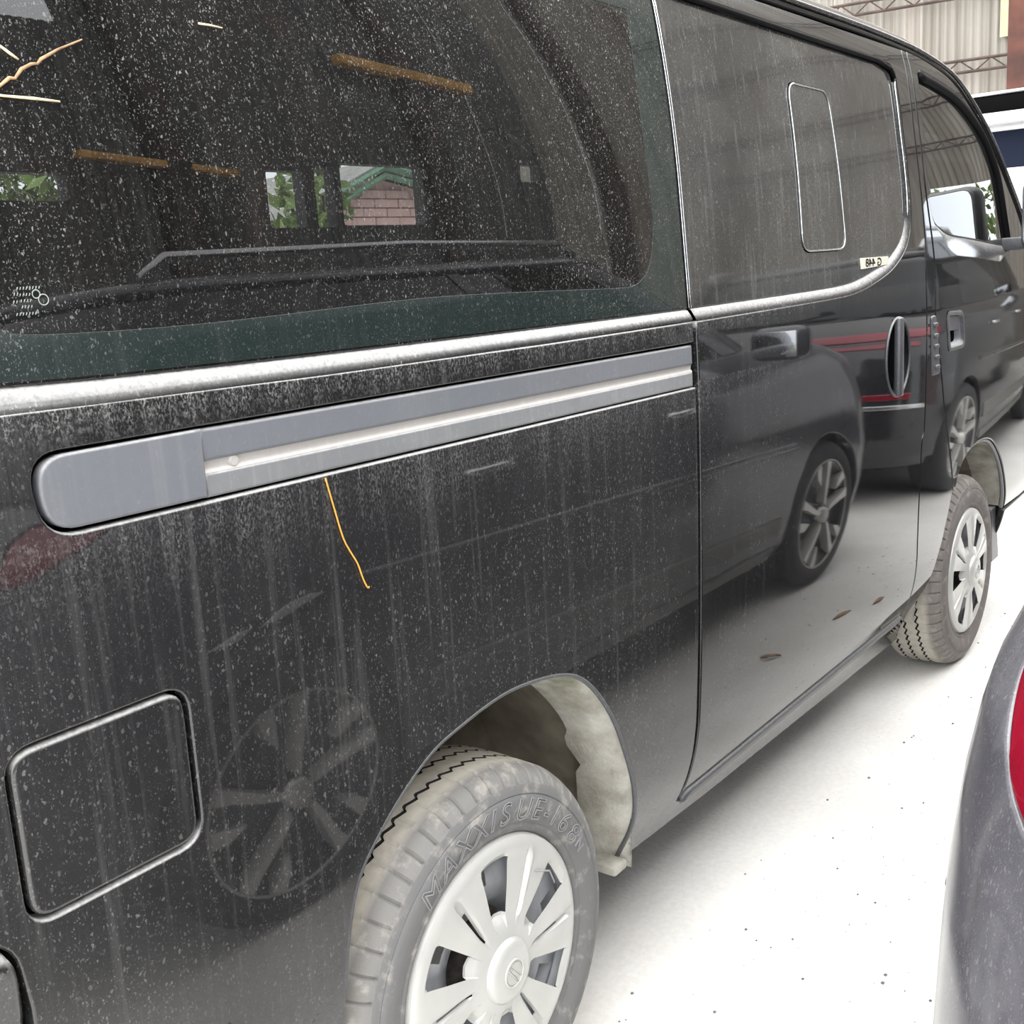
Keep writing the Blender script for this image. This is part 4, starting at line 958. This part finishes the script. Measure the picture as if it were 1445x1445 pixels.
def car(name, label, x0, yc, paint, bar, roofz=1.66, dims=0):
    """x0: tail end of the car, nose towards +x"""
    zz = [.22, .30, .42, .60, .80, .92, 1.02, 1.10, 1.17]
    ip = lambda z, v: np.interp(z, zz, v)
    prof = lambda z: (x0+ip(z, [.10, .03, 0, 0, .025, .05, .08, .14, .22]), x0+4.68-ip(z, [.08, .02, 0, 0, .06, .13, .20, .38, .6]), ip(z, [.86, .895, .915, .92, .915, .905, .89, .86, .815]))
    cm = CarMap(yc, prof, (.62, .50), (.55, .55), (x0, x0+4.68, .92))
    t = empty(name, (x0+2.3, yc, 0), label, 'car')
    xs = (x0+.81, x0+3.81)
    holes = []
    for sg in (1, -1):
        for xw in xs:
            c = cm.ux(xw); L = [(c+(.347 if xw < x0+1 and not bar else .372)*math.cos(a), .340+.374*math.sin(a)) for a in np.linspace(-.28, math.pi+.28, 30)]
            holes.append([(sg*p, max(q, .245)) for p, q in L])
    lamps = []
    if not bar:
        for sg in (1, -1): lamps.append([(sg*p, q) for p, q in smooth_line([(.850, 1.075), (.855, .995), (.87, .982), (.895, .988), (.925, 1.000), (.955, 1.022), (.985, 1.040), (1.01, 1.061), (1.02, 1.080), (1.01, 1.095)], 3)] + [(sg*.93, 1.112), (sg*.875, 1.105)])
    ring = [(-cm.U+.002, .24), (cm.U-.002, .24), (cm.U-.002, 1.165), (-cm.U+.002, 1.165)]
    panel('body_shell', ring, cm.f(), paint, t, holes=holes+lamps, r=.006, depth=.03, du=.07, h=.035, vs=np.concatenate([np.arange(.26, 1.17, .035)]))
    for L in lamps:
        A = np.array(resample(L, .02)); A = A if area(A) > 0 else A[::-1]
        panel('tail_lamp', offset_loop(A, .003), cm.f(-.002), M['redlens'], t, r=.008, depth=.02, h=.02)
        panel('lamp_lining', offset_loop(A, -.004), cm.f(.022), M['clearlens'], t, r=.002, depth=.004, h=.02)
    # top cap: bonnet and the tail deck under the glasshouse
    ub = np.linspace(-cm.U+.002, cm.U-.002, 121); rows = []
    e = cm.pos(ub, np.full_like(ub, 1.165)); c = np.array([x0+2.3, yc, 1.19])
    for k in (1, .97, .85, .6, .3, .01): 
        R = c+(e-c)*np.array([k, k, 1]); R[:, 2] = 1.165+.03*(1-k**6)-.02*np.clip((R[:, 0]-x0-3.4), 0, 9)*(1-k**6); rows.append(R)
    V, F = grid_geo(rows); meshobj('bonnet', V, F, paint, t)
    # glasshouse
    z2 = [1.17, 1.30, 1.52, roofz-.05]
    gp = lambda z: (x0+np.interp(z, z2, [.28, .32, .42, .56]), x0+np.interp(z, z2, [3.62, 3.40, 3.02, 2.80]), np.interp(z, z2, [.80, .785, .745, .705]))
    gm = CarMap(yc, gp, (.35, .35), (.55, .45), (x0+.28, x0+3.6, .80))
    panel('glasshouse', [(-gm.U+.002, 1.165), (gm.U-.002, 1.165), (gm.U-.002, roofz-.05), (-gm.U+.002, roofz-.05)], gm.f(), M['carglass'], t, r=.003, depth=.01, du=.1, h=.05)
    for sg in (1, -1):
        for xw, w, lean in ((1.02, .05, .10), (2.05, .045, .02)):
            u0 = gm.ux(x0+xw); panel('window_pillar', [(sg*(u0-w), 1.17), (sg*(u0+w), 1.17), (sg*(u0+w+lean), roofz-.05), (sg*(u0-w+lean), roofz-.05)], gm.f(-.004), M['carB'], t, r=.003, depth=.004, h=.06)
        u0, u1 = gm.c-.05, gm.c+.16; panel('front_pillar', [(sg*u0, 1.17), (sg*u1, 1.17), (sg*(u1+.02), roofz-.05), (sg*(u0+.02), roofz-.05)], gm.f(-.004), paint, t, r=.003, depth=.004, h=.06)
    ug = np.linspace(-gm.U+.002, gm.U-.002, 121); e = gm.pos(ug, np.full_like(ug, roofz-.055)); c = np.array([x0+1.6, yc, roofz]); rows = []
    for k, dz in ((1.0, 0), (1.006, .012), (1.0, .024), (.96, .040), (.8, .058), (.5, .07), (.01, .075)):
        R = c+(e-c)*np.array([k, k, 1]); R[:, 2] = roofz-.055+dz; rows.append(R)
    V, F = grid_geo(rows); meshobj('roof', V, F, paint, t)
    for sg in (1, -1):
        V, F = tube_geo([(x0+a, yc+sg*.66, roofz+b) for a, b in ((.75, -.01), (.82, .035), (1.6, .045), (2.3, .03), (2.38, -.01))], .014, 6); meshobj('roof_rail', V, F, M['silver'], t)
        # door sculpture, sill cladding, handles, mirror
        ua, ub_ = cm.ux(x0+1.25), cm.ux(x0+3.35)
        panel('side_moulding', [(sg*ua, .40), (sg*ub_, .36), (sg*ub_, .43), (sg*ua, .50)], cm.f(-.012), M['greyclad'], t, r=.010, depth=.012, h=.05)
        panel('sill_cladding', [(sg*ua, .245), (sg*ub_, .245), (sg*ub_, .30), (sg*ua, .31)], cm.f(-.010), M['greyclad'], t, r=.008, depth=.012, h=.05)
        panel('door_sculpt', [(sg*cm.ux(x0+1.0), .79), (sg*cm.ux(x0+3.5), .70), (sg*cm.ux(x0+3.5), .73), (sg*cm.ux(x0+1.0), .83)], cm.f(-.008), paint, t, r=.012, depth=.010, h=.05)
        for xh in (1.42, 2.45):
            V, F = tube_geo([(x0+xh, yc+sg*.90, 1.0), (x0+xh+.03, yc+sg*.925, 1.0), (x0+xh+.17, yc+sg*.925, 1.0), (x0+xh+.20, yc+sg*.90, 1.0)], .011, 6); meshobj('door_handle', V, F, M['silver'], t)
        bm = bmesh.new(); box_bm(bm, (x0+3.10, yc+sg*1.00, 1.20), (.11, .22, .15), .045, seg=3); mm_ = bm_obj('door_mirror', bm, paint, t, True)
        box('mirror_glass', (x0+3.043, yc+sg*1.00, 1.20), (.006, .17, .11), M['mirror'], mm_, .002)
        if not bar:
            g = panel('side_lamp', [(sg*cm.ux(p), q) for p, q in ((x0+.52, .762), (x0+.66, .756), (x0+.90, .79), (x0+.94, .815), (x0+.86, .828), (x0+.64, .804))], cm.f(-.004), M['carglass'], t, r=.004, depth=.008, h=.02)
            for pts in (((.57, .768), (.64, .768), (.68, .788), (.64, .790)), ((.70, .782), (.77, .788), (.89, .812), (.84, .820), (.77, .812))):
                panel('lamp_insert', [(sg*cm.ux(x0+p), q) for p, q in pts], cm.f(-.0065), M['clearlens'], g, r=.002, depth=.003, h=.02)
    for i, xw in enumerate(xs):
        for sg in (1, -1): alloy(t, xw, yc+sg*(.92-.012), .338, sg)
    box('underbody', (x0+2.3, yc, .62), (4.1, 1.28, .80), M['black'], t)
    for xw in xs: box('wheel_housing', (xw, yc, .56), (.86, 1.50, .44), M['black'], t)
    if bar:
        panel('tail_light_bar', [(-1.02, 1.005), (1.02, 1.005), (1.05, 1.062), (-1.05, 1.062)], cm.f(-.006), M['redlens'], t, r=.008, depth=.012, h=.03)
        panel('tail_light_bar', [(-.9, .955), (.9, .955), (.9, .985), (-.9, .985)], cm.f(-.006), M['redlens'], t, r=.006, depth=.012, h=.03)
        for sg in (1, -1): panel('bumper_reflector', [(sg*.42, .655), (sg*.86, .655), (sg*.86, .69), (sg*.42, .69)], cm.f(-.004), M['redlens'], t, r=.005, depth=.01, h=.03)
        panel('bumper_trim', [(-.95, .60), (.95, .60), (.95, .625), (-.95, .625)], cm.f(-.008), M['silver'], t, r=.006, depth=.012, h=.03)
    panel('number_plate', [(-.26, .70), (.26, .70), (.26, .82), (-.26, .82)], cm.f(-.006), M['clearlens'], t, r=.004, depth=.01, h=.03)
    return t
car('car', 'dark grey metallic car with a red tail lamp at the lower right corner', -.60, -1.671, M['carA'], False)
car('car', 'black car with a red light bar, mirrored in the sliding door of the van', 4.52, -1.70, M['carB'], True, 1.60)

# white van parked ahead
M['white'] = plain('white_van_paint', (.80, .81, .82), .12, coat=.5)
M['vanwin'] = plain('dark_rear_window', (.010, .013, .025), .3); M['vanwin'].node_tree.nodes['Principled BSDF'].inputs['Specular IOR Level'].default_value = .03
def white_van(x0, yc):
    t = empty('van', (x0+2.3, yc, 0), 'white van parked ahead, cut by the right edge above the door mirror', 'van')
    zz = [.30, .5, 1.2, 1.62, 2.02, 2.20, 2.30, 2.36]
    ip = lambda z, v: np.interp(z, zz, v)
    prof = lambda z: (x0+ip(z, [.05, 0, 0, .02, .10, .13, .17, .28]), x0+4.7-ip(z, [.05, 0, .05, .4, 1.0, 1.25, 1.4, 1.6]), ip(z, [.92, .94, .95, .94, .88, .85, .81, .74]))
    cm = CarMap(yc, prof, (.16, .16), (.45, .40), (x0, x0+4.7, .95))
    win = round_loop([(-.78, 1.95), (.78, 1.95), (.74, 2.195), (-.74, 2.195)], .07, 6)
    sw = [[(sg*cm.ux(x0+a), 1.62), (sg*cm.ux(x0+b), 1.62), (sg*cm.ux(x0+b), 2.08), (sg*cm.ux(x0+a), 2.08)] for sg in (1, -1) for a, b in ((.35, 1.6), (1.7, 2.9))]
    panel('body_shell', [(-cm.U+.002, .30), (cm.U-.002, .30), (cm.U-.002, 2.35), (-cm.U+.002, 2.35)], cm.f(), M['white'], t, holes=[win]+sw, r=.006, depth=.03, du=.1, h=.05, vs=np.arange(.34, 2.35, .05))
    panel('rear_window', offset_loop(resample(win, .03), .004), cm.f(.006), M['vanwin'], t, r=.004, depth=.01, h=.03)
    for L in sw:
        A = np.array(resample(L, .04)); A = A if area(A) > 0 else A[::-1]
        panel('side_window', offset_loop(A, .004), cm.f(.006), M['carglass'], t, r=.004, depth=.01, h=.04)
    e = cm.pos(np.linspace(-cm.U+.002, cm.U-.002, 101), np.full(101, 2.35)); c = np.array([x0+1.6, yc, 2.37]); rows = []
    for k, dz in ((1, 0), (.95, .02), (.7, .035), (.01, .045)):
        R = c+(e-c)*np.array([k, k, 1]); R[:, 2] = 2.35+dz; rows.append(R)
    V, F = grid_geo(rows); meshobj('roof', V, F, M['white'], t)
    box('roof_spoiler', (x0+.12, yc, 2.355), (.30, 1.56, .105), M['black'], t, .02)
    box('spoiler_edge', (x0+.12, yc, 2.418), (.31, 1.57, .022), M['silver'], t, .006)
    box('window_header', (x0+.055, yc, 2.265), (.16, 1.62, .075), M['white'], t, .015)
    for yy in (-.45, .45):
        bm = bmesh.new(); box_bm(bm, (x0+.45, yc+yy, 2.02), (.12, .34, .24), .06, seg=3); bm_obj('headrest', bm, M['interior'], t, True)
    box('cabin_lining', (x0+2.0, yc, 1.45), (3.4, 1.5, .3), M['interior'], t)
    for sg in (1, -1):
        panel('tail_lamp', [(sg*.83, .95), (sg*1.0, .95), (sg*.98, 1.55), (sg*.82, 1.55)], cm.f(-.006), M['redlens'], t, r=.01, depth=.015, h=.03)
        for xw in (1.0, 3.7): alloy(t, x0+xw, yc+sg*.95, .345, sg)
    box('rear_bumper', (x0-.02, yc, .50), (.18, 1.84, .22), M['white'], t, .05)
    return t
white_van(6.75, 1.02)

# leaves and grit on the ground
M['leaf'] = plain('dry_leaf_brown', (.34, .19, .10), .8, noise=.4, scale=40)
def leaf(x, y, a, L, label):
    V = []; n = 8
    for i in range(n+1):
        t = i/n; w = .33*L*math.sin(math.pi*t)**.8; z = .004+.012*math.sin(math.pi*t)
        for s_, k in ((-1, .008), (0, 0), (1, .008)): V.append((x+math.cos(a)*(t-.5)*L-math.sin(a)*s_*w/2, y+math.sin(a)*(t-.5)*L+math.cos(a)*s_*w/2, z+k))
    F = [(i*3+j, i*3+j+1, i*3+j+4, i*3+j+3) for i in range(n) for j in (0, 1)]
    V2 = V+[(p[0], p[1], p[2]-.0015) for p in V]; b = len(V); F2 = F+[tuple(b+q for q in f[::-1]) for f in F]
    tag(meshobj('dry_leaf', V2, F2, M['leaf']), label, 'leaf', 'dry leaves on the concrete')
for x, y, a, L, lb in ((2.78, -.42, .4, .12, 'dry brown leaf mirrored below the wheel reflection in the sliding door'), (2.25, -.50, 1.2, .09, 'small dry brown leaf mirrored in the lower sliding door left of the other leaf'), (2.95, -.28, .1, .10, 'dry brown leaf on the concrete nearest the front wheel'), (1.1, -.5, 2.0, .09, 'dry brown leaf mirrored low near the rear edge of the sliding door')):
    leaf(x, y, a, L, lb)
M['grit'] = plain('dark_grit', (.16, .14, .13), .9)
V, F = [], []
for i in range(420):
    x, y = -.2+RNG.rand()*4.2, -.72+RNG.rand()*.75; r = .0012+.0035*RNG.rand()**3; k = len(V)
    V += [(x-r, y-r*.6, 0), (x+r, y-r*.8, 0), (x+r*.7, y+r, 0), (x-r*.6, y+r*.8, 0), (x, y, r*1.2)]; F += [(k, k+1, k+4), (k+1, k+2, k+4), (k+2, k+3, k+4), (k+3, k, k+4)]
g = meshobj('grit', V, F, M['grit'], smooth=False, kind='stuff'); g['label'] = 'fine dark grit scattered over the pale concrete'; g['category'] = 'grit'
